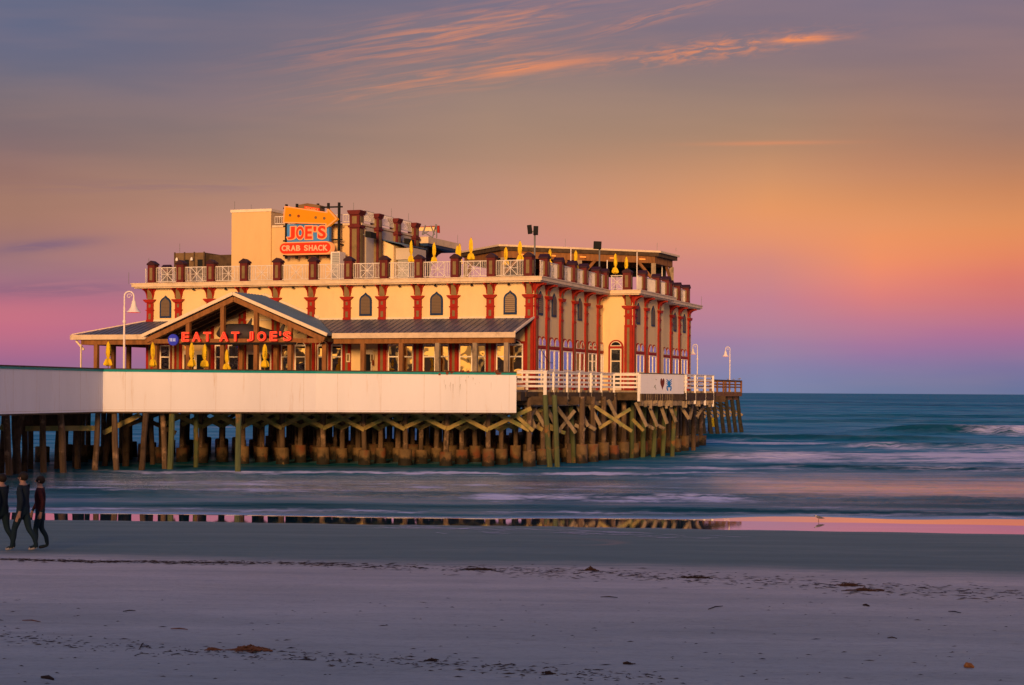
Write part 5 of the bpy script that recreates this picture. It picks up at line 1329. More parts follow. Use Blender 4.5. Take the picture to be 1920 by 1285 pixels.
# hanging shark figure behind the letters
shk = thing('shark_figure', 'dark grey shark figure hung behind the neon letters under the gable', 'shark sculpture', tuple(B(LX(470, -3.4), -3.4, 7.6)), BROT)
MT['shark'] = mat('dark_grey_skin', (0.045, 0.04, 0.045), 0.45, var=.3, vscale=1.5)
sy = -3.35; px_l = [(408, 628, 4), (416, 624, 12), (428, 625, 18), (445, 627, 20), (462, 627, 20), (480, 627.5, 17), (498, 629, 13), (515, 630, 9), (530, 627, 5), (540, 622, 2)]
pts = []; rr_ = []
for px, py, r in px_l:
    x = LX(px, sy, py); pts.append((x, sy, LZ(px, py, x, sy))); rr_.append(r * .0335)
m = MB(B).mat('shark'); m.tube(pts, [r * 1.0 for r in rr_], 14); body_ = m.build('body', shk)
def shp(lst, y0, y1, nm):
    m = MB(B).mat('shark'); m.vprism([(LX(px, sy, py), LZ(px, py, LX(px, sy, py), sy)) for px, py in lst], y0, y1); m.build(nm, shk)
shp([(462, 610), (472, 597), (471, 611)], sy - .05, sy + .05, 'dorsal_fin')
shp([(520, 628), (528, 612), (536, 602), (531, 622), (540, 641), (529, 633)], sy - .05, sy + .05, 'tail_fin')
shp([(448, 645), (440, 652), (462, 648)], sy - .6, sy - .5, 'pectoral_fin')

rsg = thing('roof_sign', 'large roof sign with amber arrow, blue name panel and red lozenge on a black frame', 'sign', tuple(B(LX(580, 5.0), 5.0, 11.44)), BROT)
SY = 5.1
def sx_(px, py=440, ly=SY): return LX(px, ly, py)
def sz_(px, py, ly=SY): return LZ(px, py, LX(px, ly, py), ly)
m = MB(B).mat('black')
for px, ya, yb in ((532.7, 382.5, 485), (552.5, 381.5, 485), (571.5, 381, 485), (592, 381, 485), (611.6, 380, 483), (631.7, 379, 470)):
    x = sx_(px); m.box(x - .07, x + .07, SY + .25, SY + .4, sz_(px, yb) , sz_(px, ya))
    m.box(x - .05, x + .05, SY + .3, TY + .2, sz_(px, yb) + .4, sz_(px, yb) + .5)
for ya, yb in ((390, 387), (423.7, 420.5), (451.3, 448.5), (479, 478)):
    m.beam((sx_(527), SY + .33, sz_(527, ya)), (sx_(638 if ya < 470 else 614), SY + .33, sz_(638, yb)), .08, .10, up=(0, 0, 1))
m.build('frame', rsg)
def spoly(lst, y0, y1, mt_, nm, par=rsg):
    m = MB(B).mat(mt_); m.vprism([(sx_(a, b_), sz_(a, b_)) for a, b_ in lst], y0, y1); return m.build(nm, par)
bx_ = spoly([(558.5, 384), (558.5, 394), (598, 402), (598, 384.5), (575, 381)], SY + .1, SY + .9, 'brown_box', 'light_box')
rd = spoly([(570.6, 386.4), (598, 391), (598, 398), (570.6, 392.3)], SY + .02, SY + .1, 'signred', 'vacancy_panel')
tx = 572.2
for ch in 'VACANCY':
    w = 3.3; f = (tx - 570.6) / 27.4; yb_ = 391.9 + f * 5.0; yt_ = 387.6 + f * 4.7
    letters(B, rd, [(ch, sx_(tx), sx_(tx + w - .5), sz_(tx, yb_), sz_(tx, yt_))], 0, 0, SY + .02, fill='signorange', off=.03, ext=.02); tx += w + .25
ar = spoly([(538.8, 388.5), (617.5, 400), (618.6, 393.2), (635.2, 411.5), (616.2, 427), (615.4, 420.6), (535.8, 418.2)], SY - .32, SY + .08, 'arrow', 'arrow')
rim = [(538.8, 388.5), (617.5, 400), (618.6, 393.2), (635.2, 411.5), (616.2, 427), (615.4, 420.6), (535.8, 418.2)]
m = MB(B).mat('signorange')
for (a, b_), (c_, d_) in zip(rim, rim[1:] + rim[:1]): m.beam((sx_(a, b_), SY - .34, sz_(a, b_)), (sx_(c_, d_), SY - .34, sz_(c_, d_)), .07, .07, up=(0, 1, 0))
m.build('rim', ar)
for px, py, mt_ in ((548, 404.7, 'brown_box'), (564, 406.3, 'rust'), (580, 407.4, 'arrow'), (596, 409, 'brown_box'), (612, 410.5, 'brown_box')):
    m = MB(B).mat(mt_); x, z = sx_(px, py), sz_(px, py); m.vprism([(x + .10*math.cos(2*math.pi*k/14), z + .10*math.sin(2*math.pi*k/14)) for k in range(14)], SY - .345, SY - .31); m.build('bulb', ar)
pn = spoly([(539.6, 421.2), (618.6, 421), (618.6, 453), (539.6, 455)], SY - .12, SY + .24, 'navy_sign', 'name_panel')
letters(B, pn, [('J', sx_(542), sx_(555.5)), ('O', sx_(558), sx_(572.3)), ('E', sx_(575), sx_(587.5)), ("'", sx_(590.5), sx_(595.5), sz_(593, 434.5), sz_(593, 425.5)), ('S', sx_(598.8), sx_(613.2))],
        sz_(577, 448.8), sz_(577, 425.2), SY - .14, fill='signred', off=.03, ext=.10, outline='signorange')
def lozenge(a, b_, yt, yb, n=10):
    x0, x1 = sx_(a), sx_(b_); z0, z1 = sz_(577, yb), sz_(577, yt); r = (z1 - z0) / 2; zc = (z0 + z1) / 2
    return [(x1 - r + r*math.sin(math.pi*k/n), zc + r*math.cos(math.pi*k/n)) for k in range(n + 1)] + [(x0 + r - r*math.sin(math.pi*k/n), zc - r*math.cos(math.pi*k/n)) for k in range(n + 1)]
m = MB(B).mat('signorange'); m.vprism(lozenge(528, 627, 454.6, 478), SY - .40, SY + .1); lz = m.build('lozenge_panel', rsg)
m = MB(B).mat('signred'); m.vprism(lozenge(530, 625, 456.4, 476.2), SY - .43, SY - .38); m.build('lozenge_face', lz)
gp = [('C', 534.5, 541.8), ('R', 543.2, 550.8), ('A', 551.6, 560), ('B', 561.4, 568.8), ('S', 576.3, 583), ('H', 585, 592.2), ('A', 593.2, 601.8), ('C', 602.6, 610), ('K', 611.6, 620)]
letters(B, lz, [(c_, sx_(a), sx_(b_), sz_(a, 472 - (a - 534) * .008), sz_(a, 461.6 - (a - 534) * .014)) for c_, a, b_ in gp], 0, 0, SY - .43, fill='signcream', off=.02, ext=.06)

# billboard seen end-on behind the tower
bb = thing('small_billboard', 'cream board with red edge on steel struts behind the tower railing', 'billboard', tuple(B(LX(802, 21), 21, 15)), BROT)
by_ = 21.0
def vb(lst, y0, y1, mt_, nm):
    m = MB(B).mat(mt_); m.vprism([(LX(a, by_, b_), LZ(a, b_, LX(a, by_, b_), by_)) for a, b_ in lst], y0, y1); m.build(nm, bb)
vb([(782, 426), (818, 425), (818, 434), (782, 433)], by_ - .1, by_ + .1, 'stucco', 'board')
vb([(783, 424.3), (786, 424.3), (786, 426), (825, 423.7), (825.5, 437.5), (821, 437), (821, 425.5), (783, 426.5)], by_ - .2, by_ - .05, 'red', 'edge')
m = MB(B).mat('grey')
for a, b_, c_, d_ in ((800, 423, 794, 441), (820, 421, 813, 447), (821, 422, 821, 447), (794, 434, 814, 447), (806, 434, 794, 441), (810, 424, 817, 441)):
    m.beam((LX(a, by_, b_), by_ - .25, LZ(a, b_, LX(a, by_, b_), by_)), (LX(c_, by_, d_), by_ - .25, LZ(c_, d_, LX(c_, by_, d_), by_)), .07, .07)
m.build('strut', bb)
# wall speakers on the tower side
for i, (px, py, lab) in enumerate(((692, 440, 'black loudspeaker on the grey tower wall between the first two dark pillars'), (764, 453, 'black loudspeaker beneath the tower eave left of the last pillar'), (791, 466, 'black loudspeaker in the shade under the tower canopy'))):
    y = LY(px, TX1 + .5, py); z = LZ(px, py, TX1 + .5, y)
    o = thing('loudspeaker', lab, 'loudspeaker', tuple(B(TX1 + .5, y, z)), BROT, 'loudspeakers on the tower')
    m = MB(B).mat('black'); x = TX1 + .5; 
    m.add([(x-.1, y-.4, z-.2), (x+.35, y-.45, z-.28), (x+.35, y+.4, z-.28), (x-.1, y+.35, z-.1), (x-.1, y-.4, z+.2), (x+.35, y-.45, z+.12), (x+.35, y+.4, z+.12), (x-.1, y+.35, z+.25)], [(0,3,2,1),(4,5,6,7),(0,1,5,4),(1,2,6,5),(2,3,7,6),(3,0,4,7)])
    m.build('cabinet', o); m = MB(B).mat('grey'); m.beam((x - .45, y, z), (x - .05, y, z), .06, .06); m.build('bracket', o)
# floodlights / speakers on roof poles
def pole_light(px, py_base, ly, ptop, heads, lab):
    x = LX(px, ly, 480); b0 = B(x, ly, 11.44)
    o = thing('floodlight_pole', lab, 'floodlight pole', tuple(b0), 0, 'poles on the roof edge')
    zt = CAMZ + ray(px, ptop).z * b0.y
    m = MB().mat('grey'); m.tube([tuple(b0), (b0.x, b0.y, zt)], .055, 8); m.build('pole', o)
    for (hx_, hy_, w, h, tl) in heads:
        hz = CAMZ + ray(hx_, hy_).z * b0.y; X_ = ray(hx_, hy_).x * b0.y
        w *= b0.y / FPX; h *= b0.y / FPX
        c_, s_ = math.cos(tl), math.sin(tl)
        T = lambda x, y, z: Vector((X_ + x * c_ + z * s_, b0.y - .15 + y, hz - x * s_ + z * c_))
        m = MB(T).mat('black'); m.box(-w/2, w/2, -.2, .2, -h/2, h/2); m.box(-w*.42, w*.42, -.24, -.2, -h*.43, h*.43); m.build('lamp_head', o)
    m = MB().mat('grey'); m.box(b0.x - .22, b0.x + .06, b0.y - .04, b0.y + .04, zt - .25, zt - .17); m.build('crossarm', o)
pole_light(1002.5, 500, .5, 428, [(993.2, 431, 8.5, 16, -.12), (1004.5, 433, 9, 16, .03)], 'tall pole with two black lamp heads at the front corner of the roof')
pole_light(1124, 540, 13.0, 458, [(1120.0, 460.5, 14.5, 14, .04)], 'pole with one boxy black lamp head on the side edge of the roof')
for px, ya, yb, ly in ((1070.5, 466, 527, 8.5), (1138.5, 488, 520, 15), (1194.5, 473, 500, 22), (1241.5, 493, 525, 28)):
    x = LX(px, ly, ya); z1 = LZ(px, ya, x, ly); z0 = max(11.43, LZ(px, yb, x, ly)); 
    m = MB(B).mat('lampwhite'); m.tube([(x, ly, 11.43), (x, ly, z1)], .035, 6); m.lathe((x, ly, 11.43), [(.12, 0), (.12, .03), (.05, .05)], 8); o = m.build('flag_pole')
    tag(o, {1070.5: 'thin white pole beside the third gabled pillar of the side railing', 1138.5: 'short white pole left of the sunlit starburst panel', 1194.5: 'thin white pole in front of the pergola opening', 1241.5: 'thin pole beneath the right end of the pergola'}[px], 'pole', 'thin poles on the roof')

# ------------------------------------------------------------------ street lamps
def make_lamp():
    o = thing('street_lamp', '', 'street lamp', group='white swan neck lamps on the pier')
    m = MB().mat('lampwhite'); m.tube([(0, 0, 0), (0, 0, 1.2), (0, 0, 3.9)], [.062, .056, .048], 10)
    m.lathe((0, 0, 0), [(.16, 0), (.16, .06), (.10, .25)], 10); m.lathe((0, 0, 3.15), [(.085, 0), (.085, .1), (.055, .14)], 10)
    m.build('pole', o)
    r = .23; m = MB().mat('lampwhite'); pts = [(0, 0, 3.88)] + [(r - r*math.cos(a), 0, 4.45 + r*math.sin(a)) for a in [math.pi*k/12 for k in range(13)]] + [(2*r, 0, 4.3)]
    m.tube(pts, .036, 8); sc = [(r + .14*math.cos(a) * (1 - a/9), 0, 4.45 + .14*math.sin(a) * (1 - a/9)) for a in [k*.5 for k in range(14)]]; m.tube(sc, .014, 5); m.build('swan_neck', o)
    m = MB().mat('lampwhite'); m.lathe((2*r, 0, 3.66), [(.36, .0), (.34, .03), (.24, .13), (.17, .24), (.15, .27), (.13, .38), (.11, .42), (.10, .52), (.05, .60), (.04, .72)], 16); sh_ = m.build('lamp_shade', o)
    m = MB().mat('redlens'); m.lathe((2*r, 0, 3.64), [(.05, -.0), (.30, .012), (.30, .02)], 12); m.build('lamp_bowl', sh_)
    return o
lp = make_lamp()
b0 = at(232.5, 690, 95.0); place(lp, (b0.x, 95.0, DECK), 0, 'white swan neck lamp behind the parapet at the left porch', 1.14)
place(lp, (at(1307.5, 700, 141).x, 141, DECK), math.pi, 'white swan neck lamp beside the far corner of the restaurant', .83)
place(lp, (23.6, 185, DECK), math.pi, 'white swan neck lamp on the brown fishing pier', 1.04)

# ------------------------------------------------------------------ closed parasols
def make_parasol():
    o = thing('parasol', '', 'parasol', group='closed yellow parasols')
    m = MB().mat('wood'); m.tube([(0, 0, 0), (0, 0, 2.52)], .03, 8); m.mat('grey'); m.lathe((0, 0, 0), [(.24, 0), (.24, .05), (.05, .09), (.05, .25)], 10); m.build('pole', o)
    m = MB().mat('yellow')
    m.lathe((0, 0, 1.25), [(.12, -.10), (.26, -.03), (.24, .10), (.18, .26), (.075, .34), (.12, .42), (.165, .60), (.16, .85), (.13, 1.05), (.07, 1.18), (.02, 1.25)], 16,
            lambda i, k: 1 + (.30 if i < 4 else .16) * math.sin(k * math.pi * 2 * 5 / 16 + i * .4) + .06 * math.sin(k * 3.3 + i))
    cn = m.build('canopy', o)
    m = MB().mat('black')
    for k, (z, w) in enumerate(((1.78, .05), (1.86, .08), (1.93, .05), (2.02, .07))): m.beam((-.05 + .01 * k, -.155, z), (.05, -.16, z + .05), w, .02)
    m.build('printed_mark', cn)
    return o
pp = make_parasol()
ground_par = [(203, 93.8, 'closed yellow parasol under the left wing of the porch', 1.0), (286.5, 98.8, 'closed yellow parasol by the left foot of the gable', 1.08),
    (359.5, 96.8, 'closed yellow parasol in front of the leftmost double door', 1.06), (384, 98.4, 'slim closed yellow parasol right of the blue poster', 1.04),
    (425.5, 94.6, 'closed yellow parasol standing lower between the two sash windows under the gable', 0.92), (496.5, 96.0, 'closed yellow parasol before the dark entrance door', 1.02)]
for px, Y_, lab, sc in ground_par:
    b0 = at(px, 660, Y_); zt = {203: 639.5, 286.5: 641, 359.5: 641.5, 384: 644.5, 425.5: 654.5, 496.5: 644.5}[px]
    zz = CAMZ + ray(px, zt).z * Y_
    o_ = place(pp, (b0.x, Y_, DECK), px, lab, (zz - DECK) / 2.52); o_.scale.x = o_.scale.y = random.uniform(.68, .85)
for px, pt, ly, lab in [(771, 450, 2.6, 'closed yellow parasol on the roof in front of the tower canopy brackets'), (814, 454, 2.6, 'closed yellow parasol on the roof right of the first one by the tower'),
        (857.5, 459.5, 8.0, 'small closed yellow parasol peeping beside a gabled pillar below the canopy tip'), (861.8, 456, 5.0, 'closed yellow parasol directly under the tip of the tower canopy'),
        (883, 445, 1.6, 'tallest closed yellow parasol in the gap between tower and pergola'), (948.5, 463, 4.0, 'closed yellow parasol on the roof at the left post of the pergola'),
        (975, 451, 1.6, 'large closed yellow parasol just left of the pole with two lamp heads'), (1031, 466, 5.0, 'closed yellow parasol right of the pole with two lamp heads'),
        (1079.5, 469, 8.0, 'closed yellow parasol by the middle post of the pergola'), (1154, 475, 15.2, 'closed yellow parasol behind the sunlit starburst panel'), (1174.5, 481, 16.5, 'closed yellow parasol above the second roof corner pillar')]:
    x = LX(px, ly, 480); b0 = B(x, ly, 11.43); zt = CAMZ + ray(px, pt).z * b0.y
    o_ = place(pp, tuple(b0), px, lab, (zt - 11.43) / 2.52); o_.scale.x = o_.scale.y = random.uniform(.62, .78)

# ------------------------------------------------------------------ birds
def make_bird():
    o = thing('gull', '', 'gull', group='gulls resting')
    MT.setdefault('gullgrey', mat('gull_grey', (.22, .20, .20), .8)); MT.setdefault('gullwhite', mat('gull_white', (.7, .66, .64), .8))
    m = MB().mat('gullgrey'); m.tube([(-.30, 0, .17), (-.20, 0, .20), (-.05, 0, .24), (.08, 0, .27), (.15, 0, .31), (.19, 0, .345), (.235, 0, .35), (.26, 0, .345)], [.015, .05, .085, .075, .045, .045, .038, .012], 10); bd = m.build('body', o)
    m = MB().mat('gullwhite'); m.tube([(.155, 0, .30), (.19, 0, .35), (.235, 0, .352)], [.044, .049, .03], 10); m.build('head', o)
    m = MB().mat('lampglow' if False else 'straw'); m.tube([(.255, 0, .345), (.32, 0, .33)], [.012, .004], 6); m.build('beak', o)
    for s_ in (-1, 1):
        m = MB().mat('gullgrey'); m.tube([(.06, s_*.075, .27), (-.10, s_*.085, .25), (-.28, s_*.04, .20), (-.38, s_*.02, .18)], [.02, .045, .03, .006], 8); m.build('wing', o)
        m = MB().mat('straw'); m.tube([(0.0, s_*.03, .18), (0, s_*.03, 0)], .007, 5); m.beam((-.01, s_*.03, .006), (.05, s_*.03, .006), .035, .008); m.build('leg', o)
    return o
gu = make_bird()
g0 = ground(1535, 977.5); place(gu, (g0.x, g0.y, 0.0), math.pi, 'small grey gull standing in the shallow pink water at the right', .55)
for px, rot, lab, sc in ((1388.5, 0.3, 'large grey gull at the outer corner of the brown pier railing', .75), (1366.5, 2.8, 'gull hunched on the brown railing left of the outer lamp', .55), (1378, .2, 'gull on the brown railing just right of the outer lamp', .55)):
    b0 = at(px, 712, 189.9); place(gu, (b0.x - .1, 190.0, 5.76), rot, lab, sc)
if False: place(gu, (g0[0], g0[1] - .3, sandz(g0[0], g0[1] - .3)), math.pi * .1, 'pale gull on the sand at the feet of the walkers', .8)

# ------------------------------------------------------------------ walkers at the left edge
MT['skin'] = mat('skin', (.38, .22, .16), .6, bump=0); MT['jeans'] = mat('dark_teal_trousers', (.012, .03, .042), .85); MT['jacket_'] = mat('navy_jacket', (.012, .022, .035), .85)
MT['jacket_red'] = mat('dark_wine_jacket', (.045, .010, .014), .85); MT['hair'] = mat('dark_hair', (.02, .014, .01), .7); MT['shoe'] = mat('pale_shoe', (.45, .40, .38), .7); MT['shoed'] = mat('dark_shoe', (.02, .02, .03), .7)
def person(loc, rot, lab, stride=.28, top='jacket_', shoe='shoed', h=1.74, armsw=.25):
    o = thing('person', lab, 'person', loc, rot, 'people walking along the waterline')
    s_ = h / 1.74
    J = {}
    V = []; E_ = []; Rr = []
    def v(n, p, r): J[n] = len(V); V.append(Vector(p) * s_); Rr.append(r * s_)
    def e(a, b_): E_.append((J[a], J[b_]))
    v('pel', (0, 0, .93), (.15)); v('waist', (0, 0, 1.08), .13); v('chest', (.01, 0, 1.28), .155); v('shc', (0, 0, 1.42), .10); v('neck', (.01, 0, 1.50), .055); v('head', (.02, 0, 1.60), .088); v('crown', (.02, 0, 1.69), .075)
    for a, b_ in (('pel', 'waist'), ('waist', 'chest'), ('chest', 'shc'), ('shc', 'neck'), ('neck', 'head'), ('head', 'crown')): e(a, b_)
    for sd_, f in (('l', 1), ('r', -1)):
        y = .10 if sd_ == 'l' else -.10; st = stride * f
        v('hip' + sd_, (0, y, .88), .10); v('knee' + sd_, (st * .55 + .04, y, .49), .068); v('calf' + sd_, (st*.75 + (.0 if f > 0 else -.05), y, .32), .06); v('ank' + sd_, (st + (.0 if f > 0 else -.06), y, .09), .045); v('toe' + sd_, (st + .15, y, .045), .04)
        e('pel', 'hip' + sd_); e('hip' + sd_, 'knee' + sd_); e('knee' + sd_, 'calf' + sd_); e('calf' + sd_, 'ank' + sd_); e('ank' + sd_, 'toe' + sd_)
        v('sh' + sd_, (0, y * 1.9, 1.40), .065); v('elb' + sd_, (-armsw * f * .35, y * 2.3, 1.13), .05); v('wr' + sd_, (-armsw * f * .5 + .08, y * 2.25, .90), .034); v('hand' + sd_, (-armsw * f * .5 + .10, y * 2.2, .82), .036)
        e('shc', 'sh' + sd_); e('sh' + sd_, 'elb' + sd_); e('elb' + sd_, 'wr' + sd_); e('wr' + sd_, 'hand' + sd_)
        for q in range(4):
            v('f%d%s' % (q, sd_), (-armsw * f * .5 + .075 + q * .018, y * 2.2, .735 + (.012 if q in (0, 3) else 0)), .010); e('hand' + sd_, 'f%d%s' % (q, sd_))
        v('th' + sd_, (-armsw * f * .5 + .15, y * 2.1, .79), .011); e('hand' + sd_, 'th' + sd_)
    me = bpy.data.meshes.new('body'); me.from_pydata(V, E_, []); ob = bpy.data.objects.new('tmp', me); COL.objects.link(ob)
    sk = ob.modifiers.new('s', 'SKIN'); sk.use_smooth_shade = True
    ly = me.skin_vertices[0].data if me.skin_vertices else None
    if ly is None:
        bm = bmesh.new(); bm.from_mesh(me); bm.verts.layers.skin.verify(); bm.to_mesh(me); bm.free(); ly = me.skin_vertices[0].data
    for i, r in enumerate(Rr): ly[i].radius = (r, r); ly[i].use_root = (i == 0)
    ss = ob.modifiers.new('u', 'SUBSURF'); ss.levels = 1; ss.render_levels = 1
    dg = bpy.context.evaluated_depsgraph_get(); dg.update()
    m2 = bpy.data.meshes.new_from_object(ob.evaluated_get(dg)); bpy.data.objects.remove(ob)
    m2.name = 'body'; m2.materials.clear()
    for k in ('jeans', top, 'skin', shoe): m2.materials.append(MT[k])
    for p in m2.polygons:
        c = p.center / s_; p.use_smooth = True
        if c.z < .075: p.material_index = 3
        elif abs(c.y) > .17 and c.z < .90: p.material_index = 2
        elif c.z < .95: p.material_index = 0
        elif c.z < 1.47: p.material_index = 1
        else: p.material_index = 2
    b_ = bpy.data.objects.new('body', m2); COL.objects.link(b_); b_.parent = o
    def sphere(cx, cz, r, mt_, nm, sx=1, cy=0):
        m = MB(lambda x, y, z: o.matrix_basis @ Vector((x * s_, y * s_, z * s_))).mat(mt_)
        m.lathe((cx, cy, cz), [(r * math.sin(math.pi * k / 8) * sx + .001, -r * math.cos(math.pi * k / 8)) for k in range(9)], 12); return m.build(nm, o)
    bpy.context.view_layer.update()
    sphere(-.005, 1.645, .105, 'hair', 'hair'); sphere(.115, 1.61, .016, 'skin', 'nose')
    for y in (-.035, .035): sphere(.098, 1.63, .011, 'hair', 'eye', 1, y)
    for y in (-.098, .098): sphere(.02, 1.61, .025, 'skin', 'ear', .5, y)
    m = MB(lambda x, y, z: o.matrix_basis @ Vector((x * s_, y * s_, z * s_))).mat('rust'); m.box(.10, .108, -.025, .025, 1.562, 1.572); m.build('mouth', o)
    return o
for px, py, rot, lab, kw in ((43, 1034, math.pi * .93, 'person in dark jacket, teal trousers and pale shoes, middle of the group', dict(stride=.22, shoe='shoe')),
                             (75, 1031, math.pi * 1.05, 'person in dark wine jacket walking rightmost of the group at the left edge', dict(stride=.10, top='jacket_red', h=1.66)),
                             (3, 1033, math.pi * .9, 'person in pale shoes half cut off by the left edge of the photo', dict(stride=.2, shoe='shoe', h=1.7))):
    x, y, z = sandpt(px, py); person((x, y, z), rot, lab, **kw)

# ------------------------------------------------------------------ weed and flotsam on the sand
def bits(name, pts_fn, n, mt_, smin, smax, label=None, cat=None, kind=None):
    m = MB().mat(mt_)
    for _ in range(n):
        p = pts_fn()
        if p is None: continue
        x, y = p; z = sandz(x, y); L = random.uniform(smin, smax) * (1 if random.random() < .8 else 1.8); a = random.gauss(0, .45) + (math.pi if random.random() < .5 else 0)
        L *= 1.5; w = min(.05, L * random.uniform(.12, .34)); h = random.uniform(.003, .010); dx_, dy_ = math.cos(a) * L / 2, math.sin(a) * L / 2
        k = random.uniform(-.3, .3) * L
        m.add([(x - dx_, y - dy_, z + .002), (x + k * .3, y + w / 2 + abs(k) * .3, z + h), (x + dx_, y + dy_, z + .003), (x - k * .3, y - w / 2, z + h * .6), (x + k * .2, y + w * random.uniform(-.2, .2), z + h * 1.5)], [(0, 3, 4), (3, 2, 4), (2, 1, 4), (1, 0, 4)])
    o = m.build(name, kind=kind)
    if label: o['label'] = label
    if cat: o['category'] = cat
    return o
def wrack_pt():
    px = random.uniform(0, 1920); 
    base = np.interp(px, [0, 150, 560, 900, 1300, 1560, 1920], [1049, 1053, 1057, 1068, 1084, 1098, 1118])
    sp_ = np.interp(px, [0, 560, 900, 1920], [1.2, 1.8, 5, 8])
    if random.random() > np.interp(px, [0, 350, 480, 900, 1050, 1920], [.9, .8, .8, .3, .45, .4]): return None
    c = math.sin(px * .021) + math.sin(px * .007 + 1)
    if random.random() < .25 and c < -.5: return None
    x, y, z = sandpt(px, base + random.gauss(0, sp_)); return x, y
bits('wrack_line', wrack_pt, 3400, 'seaweed', .03, .11, 'dark broken seaweed along the last tide line', 'seaweed', 'stuff')
def low_pt():
    if random.random() < .72:
        px = random.uniform(0, 1250); base = np.interp(px, [0, 90, 300, 560, 800, 1000, 1250], [1190, 1203, 1218, 1232, 1243, 1258, 1276]); py = base + random.gauss(0, 7)
    else: px = random.uniform(0, 1920); py = random.uniform(1120, 1284)
    x, y, z = sandpt(px, py); return x, y
bits('flotsam', low_pt, 760, 'seaweed', .015, .06, 'scattered dark weed fragments on the dry foreground sand', 'seaweed', 'stuff')
def clump(px, py, wpx, hpx, mt_, lab, n=60, seed=1):
    random.seed(seed)
    x, y, z = sandpt(px, py); k = y / FPX; w = wpx * k * .8; h = hpx * k * .85
    m = MB().mat(mt_)
    for _ in range(n):
        a = random.gauss(0, .28); b_ = random.gauss(0, .35); hh = max(0, 1 - abs(a) * 2) * h
        x0 = x + a * w; y0 = y + b_ * w * .5; L = random.uniform(.15, .4) * w; an = random.gauss(0, .5)
        zz = sandz(x0, y0)
        m.tube([(x0 - L/2*math.cos(an), y0 - L/2*math.sin(an), zz + .004 + random.random()*hh*.4), (x0, y0, zz + .01 + random.random()*hh), (x0 + L/2*math.cos(an), y0 + L/2*math.sin(an), zz + .004 + random.random()*hh*.4)], random.uniform(.004, .009), 4)
    zz = sandz(x, y); m.tube([(x - w * .45, y, zz + .003), (x, y, zz + .012), (x + w * .45, y, zz + .003)], [.01, .02, .008], 5)
    o = m.build('seaweed_clump'); tag(o, lab, 'seaweed', 'clumps of weed on the sand'); return o
clump(468, 1219, 75, 10, 'straw', 'reddish straw coloured weed clump low in the left foreground', 80, 2)
MT['brownweed'] = mat('brown_weed', (.085, .042, .025), .9, var=.5, vscale=15)
clump(402, 1219, 34, 4, 'straw', 'thin straw coloured weed strand left of the reddish clump', 18, 3)
clump(1107, 1070, 30, 9, 'brownweed', 'small rounded brown weed clump in the middle of the tide line', 50, 4)
clump(1592, 1099, 44, 9, 'brownweed', 'low brown weed mound on the tide line at the right', 60, 5)
clump(1300, 1084, 60, 4, 'seaweed', 'flat dark weed streak on the tide line right of the middle', 50, 6)
clump(900, 1069, 60, 4, 'seaweed', 'flat dark weed streak on the tide line below the restaurant corner', 50, 7)
clump(1620, 1108, 70, 4, 'brownweed', 'long thin brown weed streak under the mound at the right', 40, 8)
clump(810, 1239, 26, 5, 'seaweed', 'dark weed knot in the central foreground', 26, 9)
clump(1030, 1264, 22, 5, 'seaweed', 'dark weed knot close to the bottom edge right of centre', 30, 10)
clump(1178, 1246, 16, 5, 'seaweed', 'tiny dark weed knot in the foreground, farthest right of the knots', 16, 11)
def stick(px0, py0, px1, py1, lab, mt_='seaweed', r=.009):
    a = sandpt(px0, py0); b_ = sandpt(px1, py1); m = MB().mat(mt_)
    mid_ = ((a[0] + b_[0]) / 2, (a[1] + b_[1]) / 2 + .02)
    m.tube([(a[0], a[1], sandz(a[0], a[1]) + .012), (mid_[0], mid_[1], sandz(*mid_) + .02), (b_[0], b_[1], sandz(b_[0], b_[1]) + .012)], [r * .6, r, r * .5], 6); o = m.build('stick'); tag(o, lab, 'stick', 'sticks washed up on the sand')
stick(42, 1165, 76, 1168, 'straight pale stick at the far left foreground', 'straw'); stick(231, 1148, 254, 1147, 'thin bent reed left of centre below the dry sand edge'); stick(262, 1218, 269, 1208, 'short upright dark twig in the left foreground')
stick(1328, 1144, 1355, 1138, 'forked dark twig on the pale sand right of the middle'); stick(1778, 1148, 1802, 1151, 'dark stick on the pale sand near the right edge'); stick(1664, 1198, 1682, 1199, 'short dark stick in the right foreground')
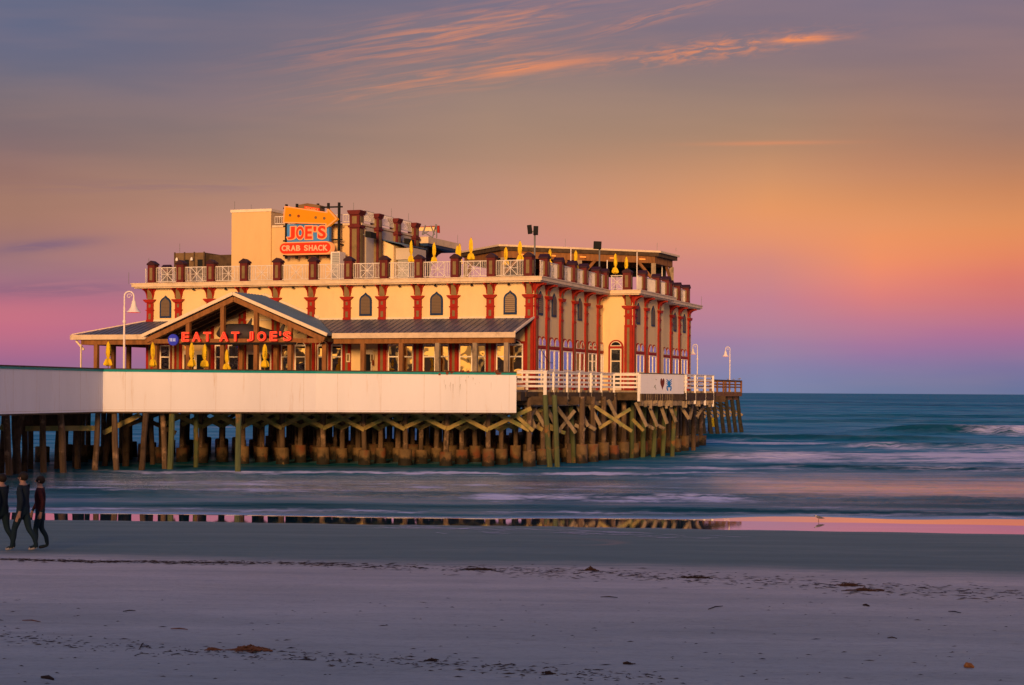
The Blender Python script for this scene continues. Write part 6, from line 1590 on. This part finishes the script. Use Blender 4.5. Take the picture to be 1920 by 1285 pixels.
stick(1126, 1121, 1158, 1122, 'faint straight reed on the pale sand below the middle clump'); stick(78, 1272, 100, 1276, 'thick dark driftwood piece at the bottom left', 'seaweed', .022); stick(1168, 1246, 1184, 1247, 'dark driftwood chip in the foreground right of centre', 'seaweed', .018)
stick(320, 1181, 352, 1182, 'broken reed between the left sticks', 'straw'); stick(1618, 1136, 1630, 1138, 'dark wedge shaped chip on the pale sand at the right', 'seaweed', .018)
# orange shell
x, y, z = sandpt(1816, 1253); MT['shell'] = mat('orange_shell', (.42, .17, .05), .7, var=.4, vscale=30)
m = MB().mat('shell'); m.tube([(x - .05, y, z + .015), (x - .02, y, z + .035), (x + .02, y, z + .03), (x + .06, y, z + .01)], [.012, .032, .028, .01], 9); m.lathe((x - .02, y - .01, z + .03), [(.03, 0), (.025, .02), (.008, .035)], 8)
sh_ = m.build('shell'); tag(sh_, 'orange broken shell lying alone in the bottom right foreground', 'shell')

# thin lines of spent foam left on the wet sand below the pier
random.seed(31)
MT['foamline'] = mat('spent_foam', (0.62, 0.60, 0.66), 0.8, var=.2)
def filmz(x, y):      # top of the sand or of the thin sheet of water over it
    s_ = float(shore(np.array([x]))[0]); return max(sandz(x, y), 0.082 * min(1.6, max(0.0, (s_ + 4.8 - y) / 4.8))) + .012
m = MB().mat('foamline')
for k in range(46):
    px = random.uniform(690, 1330); L_ = random.uniform(20, 110); base = np.interp(px, [690, 900, 1330], [984, 989, 1003]) + abs(random.gauss(0, 4.5)); ph = random.random() * 6
    top = []; bot = []; n = 10
    for i in range(n + 1):
        f = i / n; x_, y_, z_ = sandpt(px + L_ * f, base + 1.2 * f * L_ / 80 + .8 * math.sin(f * 7 + ph)); w = .12 * math.sin(math.pi * f) * random.uniform(.4, 1.2) + .004
        top.append((x_, y_ + w, filmz(x_, y_ + w))); bot.append((x_, y_ - w, filmz(x_, y_ - w)))
    vs = top + bot; m.add(vs, [(i, i + 1, n + 2 + i, n + 1 + i) for i in range(n)])
o = m.build('sea_foam', kind='stuff'); o['label'] = 'thin broken lines of foam on the wet sand'; o['category'] = 'foam'
